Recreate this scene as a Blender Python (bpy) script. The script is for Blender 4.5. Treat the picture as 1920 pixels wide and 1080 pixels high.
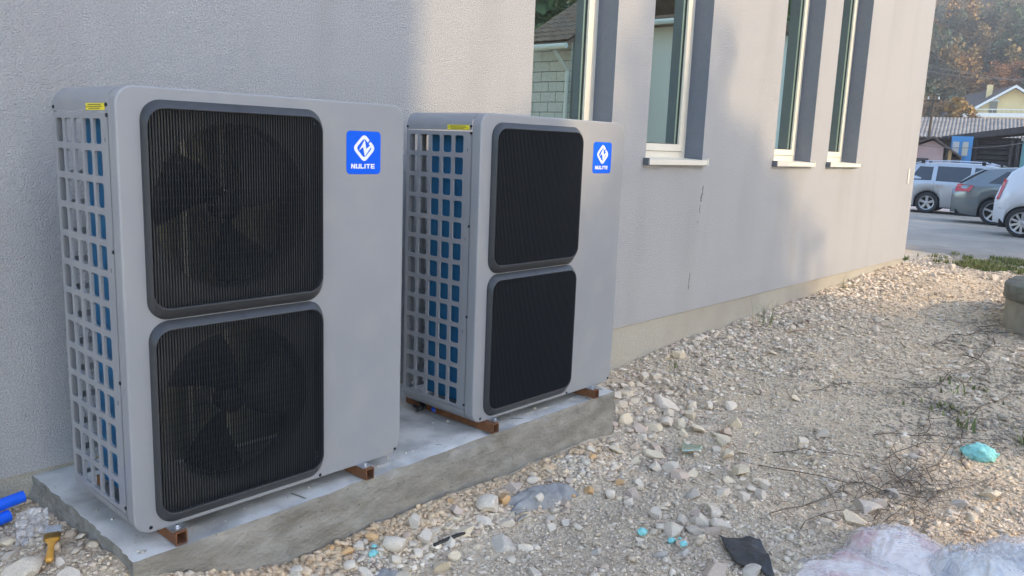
import bpy, bmesh, math, random
import numpy as np
from mathutils import Vector, Matrix
from mathutils.geometry import tessellate_polygon

for o in list(bpy.data.objects): bpy.data.objects.remove(o)
sc = bpy.context.scene
col = sc.collection
rng = np.random.default_rng(7); random.seed(7)

# ------------------------------------------------------------------ camera
cd = bpy.data.cameras.new('camera'); cam = bpy.data.objects.new('camera', cd); col.objects.link(cam)
cd.sensor_width = 36; cd.lens = 28.4607; cd.clip_start = .05; cd.clip_end = 2000
cam.matrix_world = Matrix(((0.671909, 0.104968, -0.733158, -1.063066), (-0.739651, 0.146069, -0.656947, -2.622202), (0.038133, 0.983690, 0.175785, 1.365027), (0.000000, 0.000000, 0.000000, 1.000000)))
sc.camera = cam
# ------------------------------------------------------------------ sky, sun, exposure
SUN = Vector((.27, -.96, 0)).normalized(); EL = math.radians(28)
w = bpy.data.worlds.new('World'); sc.world = w; w.use_nodes = True
nt = w.node_tree; bg = nt.nodes['Background']
sky = nt.nodes.new('ShaderNodeTexSky'); sky.sky_type = 'NISHITA'; sky.sun_disc = False
sky.sun_elevation = EL; sky.sun_rotation = math.atan2(SUN.x, SUN.y)
sky.air_density = 1.0; sky.dust_density = 1.2; sky.ozone_density = 1.35
nt.links.new(sky.outputs[0], bg.inputs[0]); bg.inputs[1].default_value = .15
sl = bpy.data.lights.new('sun', 'SUN'); sl.energy = 1.15; sl.angle = math.radians(1.3); sl.color = (1, .75, .45)
sun = bpy.data.objects.new('sun', sl); col.objects.link(sun)
sd = Vector((SUN.x*math.cos(EL), SUN.y*math.cos(EL), math.sin(EL)))
sun.rotation_euler = sd.to_track_quat('Z', 'Y').to_euler(); sun.location = (4, -12, 12)
sc.render.engine = 'CYCLES'
sc.view_settings.view_transform = 'Standard'; sc.view_settings.look = 'None'
sc.view_settings.exposure = 1.95; sc.view_settings.gamma = 1; sc.view_settings.use_curve_mapping = False

# ------------------------------------------------------------------ noise and terrain
def _h(ix,iy,seed):
    n=(ix.astype(np.int64)*374761393+iy.astype(np.int64)*668265263+seed*982451653)&0x7fffffff
    n=((n^(n>>13))*1274126177)&0x7fffffff
    return ((n^(n>>16))&0xffff)/65535.0
def vnoise(x,y,seed=0):
    x=np.asarray(x,float); y=np.asarray(y,float)
    ix=np.floor(x); iy=np.floor(y); fx=x-ix; fy=y-iy
    ux=fx*fx*(3-2*fx); uy=fy*fy*(3-2*fy); ix=ix.astype(int); iy=iy.astype(int)
    a=_h(ix,iy,seed); b=_h(ix+1,iy,seed); c=_h(ix,iy+1,seed); d=_h(ix+1,iy+1,seed)
    return (a+(b-a)*ux)+(c+(d-c)*ux-(a+(b-a)*ux))*uy
def sst(a,b,x):
    t=np.clip((x-a)/(b-a),0,1); return t*t*(3-2*t)
def road_z(x): return -.08-.018*(np.asarray(x,float)-16)
def ground_z(x,y,fine=True):
    x=np.asarray(x,float); y=np.asarray(y,float)
    z=np.clip(-.36+.040*(x-4),-.37,-.10)
    z=z-.04*sst(0,-2.5,y)*sst(14,8,x)
    # bank of spoil along the slab front, and heaps at both its ends
    z=z+.085*sst(-.50,-.06,y)*sst(-.6,-.1,x)*sst(3.1,2.2,x)
    z=z+.17*sst(.5,-.1,x)*sst(-.6,.1,y)*sst(-3,-.2,x)
    z=z+.16*np.exp(-((x-3.0)/.38)**2-((y-.62)/.42)**2)
    z=z+.05*np.exp(-((x-3.3)/.5)**2-((y-.1)/.4)**2)
    if fine:
        near=sst(14,11,x)
        z=z+near*(.05*(vnoise(x*1.1,y*1.1,1)-.5)+.03*(vnoise(x*3.1,y*3.1,2)-.5)+.018*(vnoise(x*9,y*9,3)-.5)+.01*(vnoise(x*24,y*24,4)-.5))
    r=sst(12.4,13.2,x)
    z=z*(1-r)+r*(road_z(np.minimum(x,60))-.035)
    return z

# ------------------------------------------------------------------ materials
MATS = {}
def mat(name, c1, c2=None, scale=6., rough=.7, bump=0., bscale=60., bdist=.01, metal=0., attr=None, spec=.5,
        coat=0., spots=None, stretch=None, trans=0., detail=6., c3=None, c3scale=1.2, streak=None):
    m = bpy.data.materials.new(name); m.use_nodes = True; MATS[name] = m
    n = m.node_tree.nodes; L = m.node_tree.links; b = n['Principled BSDF']
    tc = n.new('ShaderNodeTexCoord'); co = tc.outputs['Object']
    if stretch:
        mp = n.new('ShaderNodeMapping'); mp.inputs['Scale'].default_value = stretch; L.new(co, mp.inputs[0]); co = mp.outputs[0]
    c = None
    if attr:
        a = n.new('ShaderNodeAttribute'); a.attribute_name = attr; c = a.outputs['Color']
    if c2 is not None or attr:
        nz = n.new('ShaderNodeTexNoise'); nz.inputs['Scale'].default_value = scale; nz.inputs['Detail'].default_value = detail; L.new(co, nz.inputs['Vector'])
        mr = n.new('ShaderNodeMapRange'); mr.inputs[1].default_value = .3; mr.inputs[2].default_value = .7; L.new(nz.outputs[0], mr.inputs[0])
        mx = n.new('ShaderNodeMix'); mx.data_type = 'RGBA'
        if attr:
            mx.blend_type = 'MULTIPLY'; mx.inputs[0].default_value = 1; L.new(c, mx.inputs[6])
            mr.inputs[3].default_value = .8; mr.inputs[4].default_value = 1.15
            L.new(mr.outputs[0], mx.inputs[7])
        else:
            mx.inputs[6].default_value = (*c1, 1); mx.inputs[7].default_value = (*c2, 1); L.new(mr.outputs[0], mx.inputs[0])
        c = mx.outputs[2]
    if c3 is not None:
        nz = n.new('ShaderNodeTexNoise'); nz.inputs['Scale'].default_value = c3scale; nz.inputs['Detail'].default_value = 5; 
        v = tc.outputs['Object']
        if streak:
            mp = n.new('ShaderNodeMapping'); mp.inputs['Scale'].default_value = streak; L.new(v, mp.inputs[0]); v = mp.outputs[0]
        L.new(v, nz.inputs['Vector'])
        mr = n.new('ShaderNodeMapRange'); mr.inputs[1].default_value = .5; mr.inputs[2].default_value = .75; L.new(nz.outputs[0], mr.inputs[0])
        mx = n.new('ShaderNodeMix'); mx.data_type = 'RGBA'; L.new(mr.outputs[0], mx.inputs[0])
        if c is not None: L.new(c, mx.inputs[6])
        else: mx.inputs[6].default_value = (*c1, 1)
        mx.inputs[7].default_value = (*c3, 1); c = mx.outputs[2]
    if spots:                                          # small dark air holes
        vo = n.new('ShaderNodeTexVoronoi'); vo.inputs['Scale'].default_value = spots; L.new(tc.outputs['Object'], vo.inputs['Vector'])
        mr = n.new('ShaderNodeMapRange'); mr.inputs[1].default_value = .05; mr.inputs[2].default_value = .11; mr.inputs[3].default_value = .4; L.new(vo.outputs['Distance'], mr.inputs[0])
        mx = n.new('ShaderNodeMix'); mx.data_type = 'RGBA'; mx.blend_type = 'MULTIPLY'; mx.inputs[0].default_value = 1; L.new(c, mx.inputs[6]); L.new(mr.outputs[0], mx.inputs[7]); c = mx.outputs[2]
    if c is not None: L.new(c, b.inputs['Base Color'])
    else: b.inputs['Base Color'].default_value = (*c1, 1)
    b.inputs['Roughness'].default_value = rough; b.inputs['Metallic'].default_value = metal
    b.inputs['Specular IOR Level'].default_value = spec; b.inputs['Coat Weight'].default_value = coat; b.inputs['Coat Roughness'].default_value = .08
    b.inputs['Transmission Weight'].default_value = trans
    if bump:
        nb = n.new('ShaderNodeTexNoise'); nb.inputs['Scale'].default_value = bscale; nb.inputs['Detail'].default_value = 5; L.new(co, nb.inputs['Vector'])
        bp = n.new('ShaderNodeBump'); bp.inputs['Strength'].default_value = bump; bp.inputs['Distance'].default_value = bdist
        L.new(nb.outputs[0], bp.inputs['Height']); L.new(bp.outputs[0], b.inputs['Normal'])
    return m
mat('plaster', (.345, .345, .35), (.515, .515, .52), scale=130, rough=.95, bump=1., bscale=150, bdist=.016, spec=.2, detail=5, c3=(.39, .387, .385), c3scale=1.1, streak=(2.2, 1, .35))
mat('plinth_mat', (.30, .28, .235), (.46, .435, .37), scale=130, rough=.95, bump=.5, bscale=160, bdist=.006, spec=.2, detail=3, c3=(.33, .30, .25), c3scale=1.6)
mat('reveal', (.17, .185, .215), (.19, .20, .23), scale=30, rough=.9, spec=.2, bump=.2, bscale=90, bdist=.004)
mat('cream', (.66, .62, .53), (.70, .66, .57), scale=3, rough=.35)
mat('gasket', (.03, .03, .03), rough=.6)
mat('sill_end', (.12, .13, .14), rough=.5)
mat('room', (.76, .76, .72), (.80, .80, .76), scale=2, rough=.9)
mat('room_floor', (.25, .22, .18), rough=.7)
mat('paint', (.258, .264, .278), (.285, .29, .302), scale=2.5, rough=.42, spec=.5, bump=.12, bscale=2.2, bdist=.012, c3=(.298, .298, .298), c3scale=5)
mat('bezel', (.034, .036, .040), (.042, .044, .048), scale=40, rough=.4, bump=.1, bscale=700, bdist=.001)
mat('grille_mat', (.019, .022, .027), rough=.38)
mat('wire', (.10, .105, .11), rough=.3, metal=.6)
mat('blackplastic', (.012, .013, .015), (.018, .019, .022), scale=20, rough=.5)
mat('coil_blue', (.014, .13, .29), (.02, .20, .40), scale=14, rough=.55, metal=.1, bump=.5, bscale=60, bdist=.004, stretch=(1, 40, 1))
mat('coil_plain', (.25, .235, .165), (.32, .30, .215), scale=30, rough=.6, bump=.6, bscale=40, bdist=.004, stretch=(40, 1, 1))
mat('inner', (.12, .12, .11), rough=.6)
mat('motor', (.45, .43, .36), (.55, .53, .46), scale=12, rough=.4, metal=.6)
mat('screw_mat', (.03, .03, .035), rough=.4, metal=.7)
mat('yellow', (.80, .66, .02), (.84, .70, .03), scale=8, rough=.5)
mat('print', (.10, .09, .03), rough=.6)
mat('badge_blue', (.001, .10, .72), (.001, .115, .76), scale=4, rough=.5, spec=.2)
mat('post_grey', (.17, .17, .175), rough=.6)
mat('white', (.82, .83, .85), rough=.4)
mat('zinc', (.55, .56, .58), (.40, .41, .43), scale=30, rough=.35, metal=.9)
mat('rust', (.13, .052, .022), (.25, .10, .038), scale=22, rough=.85, bump=.3, bscale=120, bdist=.002, c3=(.08, .04, .025), c3scale=9)
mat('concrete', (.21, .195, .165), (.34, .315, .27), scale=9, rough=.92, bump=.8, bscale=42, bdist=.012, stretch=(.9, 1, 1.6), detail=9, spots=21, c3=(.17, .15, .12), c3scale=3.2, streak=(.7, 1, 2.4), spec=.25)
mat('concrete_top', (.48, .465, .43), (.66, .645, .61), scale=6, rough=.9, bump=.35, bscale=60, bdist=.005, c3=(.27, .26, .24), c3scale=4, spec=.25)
mat('old_concrete', (.24, .235, .20), (.36, .35, .30), scale=6, rough=.95, bump=.6, bscale=40, bdist=.01, c3=(.17, .17, .14), c3scale=2.5)
mat('lid_concrete', (.11, .115, .10), (.19, .19, .165), scale=9, rough=.95, bump=.7, bscale=45, bdist=.012, c3=(.10, .12, .07), c3scale=3)
mat('soil', (.50, .405, .29), (.76, .63, .47), scale=38, rough=.97, bump=1., bscale=75, bdist=.02, c3=(.60, .475, .325), c3scale=1.3, spec=.15)
mat('stone', (.4, .4, .4), attr='col', scale=11, rough=.9, bump=.35, bscale=35, bdist=.006, spec=.25)
mat('pebble', (.4, .4, .4), attr='col', scale=60, rough=.92, spec=.2)
mat('asphalt', (.28, .245, .20), (.36, .315, .26), scale=3.5, rough=.9, bump=.4, bscale=90, bdist=.006, c3=(.43, .375, .305), c3scale=.5)
mat('paving', (.40, .33, .29), (.47, .40, .35), scale=2, rough=.9)
mat('cement', (.22, .213, .20), (.36, .35, .335), scale=16, rough=.92, bump=.8, bscale=45, bdist=.01, c3=(.18, .18, .185), c3scale=12)
mat('bluepipe', (.005, .10, .72), (.007, .12, .80), scale=6, rough=.35)
mat('wood_orange', (.62, .30, .045), (.72, .38, .07), scale=14, rough=.45, stretch=(1, 1, 8))
mat('brass', (.24, .14, .045), (.42, .28, .09), scale=30, rough=.4, metal=.8)
mat('bristle', (.34, .35, .37), (.52, .53, .55), scale=60, rough=.9, bump=.8, bscale=120, bdist=.004, stretch=(6, 6, .5))
mat('turquoise', (.24, .62, .60), (.34, .72, .69), scale=12, rough=.8, bump=.9, bscale=30, bdist=.02, c3=(.08, .33, .34), c3scale=22)
mat('blackfilm', (.022, .024, .028), (.045, .048, .053), scale=14, rough=.55, bump=.7, bscale=28, bdist=.01)
mat('twig_mat', (.07, .055, .042), (.13, .105, .08), scale=20, rough=.9)
mat('twig_pale', (.36, .27, .19), rough=.9)
mat('leaf', (.05, .1, .02), attr='col', scale=9, rough=.6, spec=.3)
mat('bark', (.07, .055, .04), (.12, .095, .07), scale=8, rough=.95, bump=.8, bscale=20, bdist=.03, stretch=(4, 4, .7))
mat('contents_pink', (.80, .70, .65), (.88, .82, .77), scale=5, rough=.8, c3=(.62, .24, .24), c3scale=6)
mat('contents_blue', (.66, .64, .62), (.80, .77, .73), scale=12, rough=.8, c3=(.34, .38, .48), c3scale=11)
mat('carglass', (.02, .025, .03), rough=.06, spec=.9, coat=.5)
mat('silver', (.50, .52, .54), rough=.28, metal=.55, coat=.7)
mat('grey_car', (.20, .23, .24), rough=.25, metal=.55, coat=.8)
mat('white_car', (.66, .68, .72), rough=.3, coat=.7)
mat('tyre_mat', (.025, .025, .026), (.035, .035, .035), scale=20, rough=.85)
mat('rim_mat', (.50, .50, .51), rough=.3, metal=.7)
mat('dark', (.012, .012, .013), rough=.8)
mat('redlamp', (.50, .02, .018), rough=.15, coat=.8)
mat('chrome', (.70, .71, .73), rough=.15, metal=1)
mat('pink_wall', (.40, .29, .28), (.46, .34, .33), scale=1.5, rough=.9)
mat('yellow_wall', (.68, .55, .28), (.74, .61, .33), scale=.8, rough=.9)
mat('grey_wall', (.34, .34, .33), (.40, .40, .39), scale=1, rough=.9)
mat('roof_dark', (.065, .05, .045), (.11, .085, .075), scale=2.5, rough=.9, bump=.5, bscale=6, bdist=.05, stretch=(1, 5, 1))
mat('roof_tile', (.16, .105, .08), (.24, .165, .13), scale=3, rough=.9)
mat('fibre_cement', (.17, .155, .14), (.30, .28, .255), scale=2.5, rough=.92, c3=(.19, .18, .16), c3scale=3)
mat('shed_dark', (.035, .030, .030), (.06, .052, .05), scale=4, rough=.85)
mat('booth_blue', (.05, .24, .52), (.07, .28, .58), scale=2, rough=.5)
mat('paper', (.50, .50, .42), rough=.7)
mat('teal_wall', (.14, .33, .36), rough=.8)
mat('block', (.48, .49, .48), (.58, .59, .58), scale=14, rough=.95, bump=.5, bscale=70, bdist=.006)
mat('mortar', (.20, .20, .19), rough=.95)
mat('old_wood', (.33, .22, .10), (.42, .30, .15), scale=10, rough=.85)
mat('gutter', (.62, .66, .66), rough=.45)
mat('hillmat', (.06, .055, .03), (.10, .085, .05), scale=.2, rough=1)
mat('far_ground', (.14, .15, .09), (.2, .2, .14), scale=.3, rough=1)
mat('cable', (.16, .15, .145), rough=.6)

def special():
    m = bpy.data.materials.new('glass'); m.use_nodes = True; MATS['glass'] = m; n = m.node_tree.nodes; L = m.node_tree.links
    n.clear(); out = n.new('ShaderNodeOutputMaterial'); tr = n.new('ShaderNodeBsdfTransparent'); gl = n.new('ShaderNodeBsdfGlossy')
    tr.inputs[0].default_value = (.66, .86, .76, 1); gl.inputs[0].default_value = (.84, .99, .87, 1); gl.inputs['Roughness'].default_value = .003
    fr = n.new('ShaderNodeFresnel'); fr.inputs[0].default_value = 1.75; mx = n.new('ShaderNodeMixShader')
    cl = n.new('ShaderNodeMapRange'); cl.inputs[3].default_value = .66; L.new(fr.outputs[0], cl.inputs[0])   # solar-control coating
    L.new(cl.outputs[0], mx.inputs[0]); L.new(tr.outputs[0], mx.inputs[1]); L.new(gl.outputs[0], mx.inputs[2]); L.new(mx.outputs[0], out.inputs[0])
    m = bpy.data.materials.new('film'); m.use_nodes = True; MATS['film'] = m; n = m.node_tree.nodes; L = m.node_tree.links
    n.clear(); out = n.new('ShaderNodeOutputMaterial'); tr = n.new('ShaderNodeBsdfTransparent')
    p = n.new('ShaderNodeBsdfPrincipled'); p.inputs['Base Color'].default_value = (.86, .85, .86, 1); p.inputs['Roughness'].default_value = .07; p.inputs['Specular IOR Level'].default_value = .8
    tc = n.new('ShaderNodeTexCoord'); nz = n.new('ShaderNodeTexNoise'); nz.inputs['Scale'].default_value = 5; nz.inputs['Detail'].default_value = 2; nz.inputs['Distortion'].default_value = .6
    mr = n.new('ShaderNodeMapRange'); mr.inputs[1].default_value = .35; mr.inputs[2].default_value = .7; mr.inputs[3].default_value = .16; mr.inputs[4].default_value = .44
    vo = n.new('ShaderNodeTexVoronoi'); vo.feature = 'DISTANCE_TO_EDGE'; vo.inputs['Scale'].default_value = 22; ds = n.new('ShaderNodeMapRange'); ds.inputs[2].default_value = .12
    bp = n.new('ShaderNodeBump'); bp.inputs['Strength'].default_value = .8; bp.inputs['Distance'].default_value = .01
    L.new(tc.outputs['Object'], nz.inputs[0]); L.new(nz.outputs[0], mr.inputs[0]); L.new(tc.outputs['Object'], vo.inputs['Vector']); L.new(vo.outputs['Distance'], ds.inputs[0]); L.new(ds.outputs[0], bp.inputs['Height']); L.new(bp.outputs[0], p.inputs['Normal'])
    mx = n.new('ShaderNodeMixShader'); L.new(mr.outputs[0], mx.inputs[0]); L.new(tr.outputs[0], mx.inputs[1]); L.new(p.outputs[0], mx.inputs[2]); L.new(mx.outputs[0], out.inputs[0])
special()

# ------------------------------------------------------------------ mesh helpers
class MB:
    def __init__(s): s.v = []; s.f = []
    def add(s, vs, fs):
        k = len(s.v); s.v += [tuple(v) for v in vs]; s.f += [tuple(k+i for i in f) for f in fs]; return s
    def box(s, x0, x1, y0, y1, z0, z1):
        vs = [(x, y, z) for x in (x0, x1) for y in (y0, y1) for z in (z0, z1)]
        return s.add(vs, [(0,1,3,2),(4,6,7,5),(0,4,5,1),(2,3,7,6),(0,2,6,4),(1,5,7,3)])
    def quad(s, a, b, c, d): return s.add([a, b, c, d], [(0,1,2,3)])
    def prism(s, poly, fn, a, b):
        """poly of 2D points, fn(u,v,t) -> 3D; extruded from t=a to t=b, both ends capped"""
        n = len(poly); tri = tessellate_polygon([[Vector((u, v, 0)) for u, v in poly]])
        vs = [fn(u, v, a) for u, v in poly]+[fn(u, v, b) for u, v in poly]
        return s.add(vs, [t for t in tri]+[tuple(n+i for i in reversed(t)) for t in tri]+[(i, (i+1) % n, n+(i+1) % n, n+i) for i in range(n)])
    def flat(s, loops, fn):
        pts = [p for l in loops for p in l]; tri = tessellate_polygon([[Vector((u, v, 0)) for u, v in l] for l in loops])
        return s.add([fn(u, v) for u, v in pts], [tuple(t) for t in tri])
    def tube(s, pts, r, n=8, caps=True):
        pts = [Vector(p) for p in pts]; m = len(pts); rs = r if hasattr(r, '__len__') else [r]*m
        vs = []; up = Vector((0, 0, 1))
        for i, p in enumerate(pts):
            d = (pts[min(i+1, m-1)]-pts[max(i-1, 0)]).normalized()
            a = d.cross(up if abs(d.z) < .95 else Vector((1, 0, 0))).normalized(); b = d.cross(a)
            for k in range(n):
                t = 2*math.pi*k/n; vs.append(p+rs[i]*(math.cos(t)*a+math.sin(t)*b))
        fs = [(i*n+k, i*n+(k+1) % n, (i+1)*n+(k+1) % n, (i+1)*n+k) for i in range(m-1) for k in range(n)]
        if caps: fs += [tuple(range(n)), tuple(range((m-1)*n, m*n))]
        return s.add(vs, fs)
    def lathe(s, prof, fn, n=24):
        """prof of (r,h); fn(x,y,h) -> 3D"""
        m = len(prof); vs = [fn(r*math.cos(2*math.pi*k/n), r*math.sin(2*math.pi*k/n), h) for r, h in prof for k in range(n)]
        return s.add(vs, [(i*n+k, i*n+(k+1) % n, (i+1)*n+(k+1) % n, (i+1)*n+k) for i in range(m-1) for k in range(n)])
    def off(s, dx, dy, dz): s.v = [(x+dx, y+dy, z+dz) for x, y, z in s.v]; return s
    def build(s, name, material, parent=None, smooth=False, angle=None):
        me = bpy.data.meshes.new(name); me.from_pydata(s.v, [], s.f); me.update()
        bm = bmesh.new(); bm.from_mesh(me); bmesh.ops.recalc_face_normals(bm, faces=bm.faces); bm.to_mesh(me); bm.free()
        return link(name, me, material, parent, smooth, angle)
def link(name, me, material, parent=None, smooth=False, angle=None):
    if material: me.materials.append(MATS[material])
    if smooth or angle: me.polygons.foreach_set('use_smooth', [True]*len(me.polygons))
    if angle: me.set_sharp_from_angle(angle=math.radians(angle))
    o = bpy.data.objects.new(name, me); col.objects.link(o)
    if parent: o.parent = parent
    return o
def np_mesh(name, V, F, material, colors=None, parent=None, smooth=False):
    """V (n,3), F (m,k) arrays; colors per vertex (n,3)"""
    me = bpy.data.meshes.new(name); k = F.shape[1]
    me.vertices.add(len(V)); me.vertices.foreach_set('co', V.astype(np.float32).ravel())
    me.loops.add(F.size); me.loops.foreach_set('vertex_index', F.astype(np.int32).ravel())
    me.polygons.add(len(F)); me.polygons.foreach_set('loop_start', np.arange(0, F.size, k, dtype=np.int32)); me.polygons.foreach_set('loop_total', np.full(len(F), k, dtype=np.int32))
    if colors is not None:
        a = me.color_attributes.new('col', 'FLOAT_COLOR', 'POINT'); a.data.foreach_set('color', np.hstack([colors, np.ones((len(V), 1))]).astype(np.float32).ravel())
    me.update(calc_edges=True); me.validate()
    return link(name, me, material, parent, smooth)
def empty(name, loc=(0, 0, 0), rz=0):
    o = bpy.data.objects.new(name, None); col.objects.link(o); o.location = loc; o.rotation_euler = (0, 0, rz); o.empty_display_size = .1; return o
def tag(o, label, cat, group=None):
    o['label'] = label; o['category'] = cat
    if group: o['group'] = group
    return o
def struct(o): o['kind'] = 'structure'; return o
def stuff(o, label=None, cat=None):
    o['kind'] = 'stuff'
    if label: o['label'] = label; o['category'] = cat
    return o
def copy_tree(o, parent=None):
    c = o.copy(); col.objects.link(c); c.parent = parent
    for ch in list(o.children): copy_tree(ch, c)
    return c
def rrect(x0, x1, z0, z1, r, n=6):
    P = []
    for cx, cz, a in ((x1-r, z1-r, 0), (x0+r, z1-r, 90), (x0+r, z0+r, 180), (x1-r, z0+r, 270)):
        for k in range(n+1):
            t = math.radians(a+90*k/n); P.append((cx+r*math.cos(t), cz+r*math.sin(t)))
    return P
def holed_panel(mb, u0, u1, v0, v1, us, vs, r, fn, depth):
    """flat plate with a grid of rounded holes; us, vs lists of (lo,hi); fn(u,v,t) -> 3D"""
    ue = [u0]+[(us[i][1]+us[i+1][0])/2 for i in range(len(us)-1)]+[u1]
    ve = [v0]+[(vs[i][1]+vs[i+1][0])/2 for i in range(len(vs)-1)]+[v1]
    for i, (a, b) in enumerate(us):
        for j, (c, d) in enumerate(vs):
            A, B, Cc, D = ue[i], ue[i+1], ve[j], ve[j+1]
            inn = rrect(a, b, c, d, r, 3); n = len(inn)
            mu, mv = (a+b)/2, (c+d)/2; outer = []
            corners = [(B, D), (A, D), (A, Cc), (B, Cc)]
            for k, (u, v) in enumerate(inn): outer.append(corners[k//4])
            k0 = [fn(u, v, 0) for u, v in inn]; k1 = [fn(u, v, depth) for u, v in inn]; ko = [fn(u, v, 0) for u, v in outer]; kb = [fn(u, v, depth) for u, v in outer]
            fs = []
            for k in range(n):
                q = (k+1) % n
                if outer[k] == outer[q]:
                    fs += [(k, q, 2*n+k), (n+k, n+q, 3*n+k)]
                else:
                    fs += [(k, q, 2*n+q, 2*n+k), (n+k, n+q, 3*n+q, 3*n+k)]
                fs.append((k, q, n+q, n+k))
            mb.add(k0+k1+ko+kb, fs)
    return mb
# ================================================================== GROUND
YW = .90                                               # plane of the rendered wall
gx = np.concatenate([[-400, -200, -80, -30, -12, -6, -3], np.arange(-2, 13.6, .045), [14, 15, 16, 18, 20, 23, 26, 30, 36, 45, 60, 90, 150, 300, 600]])
gy = np.concatenate([[-400, -150, -60, -25, -12, -8, -5.5, -4.5], np.arange(-3.6, 1.3, .045), [2, 3, 4, 6, 8, 12, 20, 40, 90, 200, 500]])
GX, GY = np.meshgrid(gx, gy, indexing='ij'); GZ = ground_z(GX, GY)
far = sst(40, 90, GX); GZ = GZ-far*.5
nx, ny = GX.shape; idx = np.arange(nx*ny).reshape(nx, ny)
F = np.stack([idx[:-1, :-1], idx[1:, :-1], idx[1:, 1:], idx[:-1, 1:]], -1).reshape(-1, 4)
ground = struct(np_mesh('ground', np.stack([GX, GY, GZ], -1).reshape(-1, 3), F, 'soil', smooth=True))
# asphalt yard beyond the grass strip, front edge ragged
rx = np.concatenate([[0, .15], np.linspace(.5, 17, 40)]); ry = np.linspace(-14, 16, 160)
RX, RY = np.meshgrid(rx, ry, indexing='ij')
edge = 12.75+.10*(RY)*0+.25*(vnoise(RY*1.2, RY*0, 11)-.5)+.12*(vnoise(RY*5, RY*0, 12)-.5)
RX = edge+RX; RZ = road_z(RX)+.004-.07*(rx[:, None] == 0)
ri = np.arange(RX.size).reshape(RX.shape)
Fr = np.stack([ri[:-1, :-1], ri[1:, :-1], ri[1:, 1:], ri[:-1, 1:]], -1).reshape(-1, 4)
road = struct(np_mesh('road', np.stack([RX, RY, RZ], -1).reshape(-1, 3), Fr, 'asphalt', smooth=True))
pv = MB(); 
for k in range(12):
    x0 = 26.2+k*.5; pv.quad((x0, -14, float(road_z(x0))+.03), (x0+.5, -14, float(road_z(x0+.5))+.03), (x0+.5, 16, float(road_z(x0+.5))+.03), (x0, 16, float(road_z(x0))+.03))
struct(pv.build('pavement', 'paving'))

# ================================================================== RENDERED BUILDING
BX0, BX1, BY1, BZ1 = -7., 11.24, 9., 6.0; ZP = -.032
bld = tag(empty('rendered_building', (2, 5, -.35)), 'long grey rough-rendered building with tall narrow windows and a sandy plinth', 'building')
def part(mb, name, m, parent=bld, **k):
    o = mb.build(name, m, None, **k); o.parent = parent
    o.matrix_parent_inverse = wm(parent).inverted(); return o
def wm(o): return (wm(o.parent) @ o.matrix_parent_inverse if o.parent else Matrix()) @ o.matrix_basis
WIN = [(2.985, 3.89), (4.365, 5.25), (6.66, 7.56), (8.025, 8.92)]; WZ0, WZ1, DEP = 1.275, 3.75, .175
wl = MB(); xs = [BX0]+[e for q in WIN for e in q]+[BX1]; zs = [ZP, WZ0, WZ1, BZ1]
for i in range(len(xs)-1):
    for j in range(3):
        if j == 1 and i % 2 == 1: continue
        wl.quad((xs[i], YW, zs[j]), (xs[i+1], YW, zs[j]), (xs[i+1], YW, zs[j+1]), (xs[i], YW, zs[j+1]))
wl.quad((BX1, YW, ZP), (BX1, BY1, ZP), (BX1, BY1, BZ1), (BX1, YW, BZ1)); wl.quad((BX0, YW, ZP), (BX0, BY1, ZP), (BX0, BY1, BZ1), (BX0, YW, BZ1))
BW = [(1.5, 5.2), (6.0, 7.5), (8.2, 10.5)]; bxs = [BX0]+[e for q in BW for e in q]+[BX1]     # unseen openings added in the far wall to brighten the rooms
def back_wall(mb, x0, x1, y, za, zb):
    bx = [x0]+bxs[1:-1]+[x1]; bz = [za, .9, 3.5, zb]
    for i in range(len(bx)-1):
        for j in range(3):
            if not (j == 1 and i % 2 == 1): mb.quad((bx[i], y, bz[j]), (bx[i+1], y, bz[j]), (bx[i+1], y, bz[j+1]), (bx[i], y, bz[j+1]))
back_wall(wl, BX0, BX1, BY1, ZP, BZ1)
wl.quad((BX0, YW, ZP), (BX1, YW, ZP), (BX1, YW+.02, ZP), (BX0, YW+.02, ZP))
part(wl, 'wall', 'plaster')
part(MB().box(BX0+.02, BX1-.02, YW+.014, BY1-.02, -1.2, ZP+.001), 'plinth', 'plinth_mat')
part(MB().box(BX0-.4, BX1+.4, YW-.4, BY1+.4, BZ1, BZ1+.25), 'roof', 'grey_wall')
rm = MB(); a, b, c, d = BX0+.3, BX1-.35, YW+.36, BY1-.3
back_wall(rm, a, b, d, .3, 3.9); rm.quad((a, c, 3.9), (b, c, 3.9), (b, d, 3.9), (a, d, 3.9)); rm.quad((b, c, .3), (b, d, .3), (b, d, 3.9), (b, c, 3.9)); rm.quad((a, c, .3), (a, d, .3), (a, d, 3.9), (a, c, 3.9))
for xx in (.9, 5.75, 7.78): rm.box(xx, xx+.12, c, d-.002, .302, 3.898)
for (q0, q1) in [(a, WIN[0][0])]+[(WIN[i][1], WIN[i+1][0]) for i in range(3)]+[(WIN[3][1], b)]: rm.quad((q0, c, .3), (q1, c, .3), (q1, c, 3.9), (q0, c, 3.9))
for q0, q1 in WIN: rm.quad((q0, c, .3), (q1, c, .3), (q1, c, WZ0), (q0, c, WZ0))
part(rm, 'interior_wall', 'room')
part(MB().quad((a, c, .3), (b, c, .3), (b, d, .3), (a, d, .3)), 'interior_floor', 'room_floor')
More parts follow.
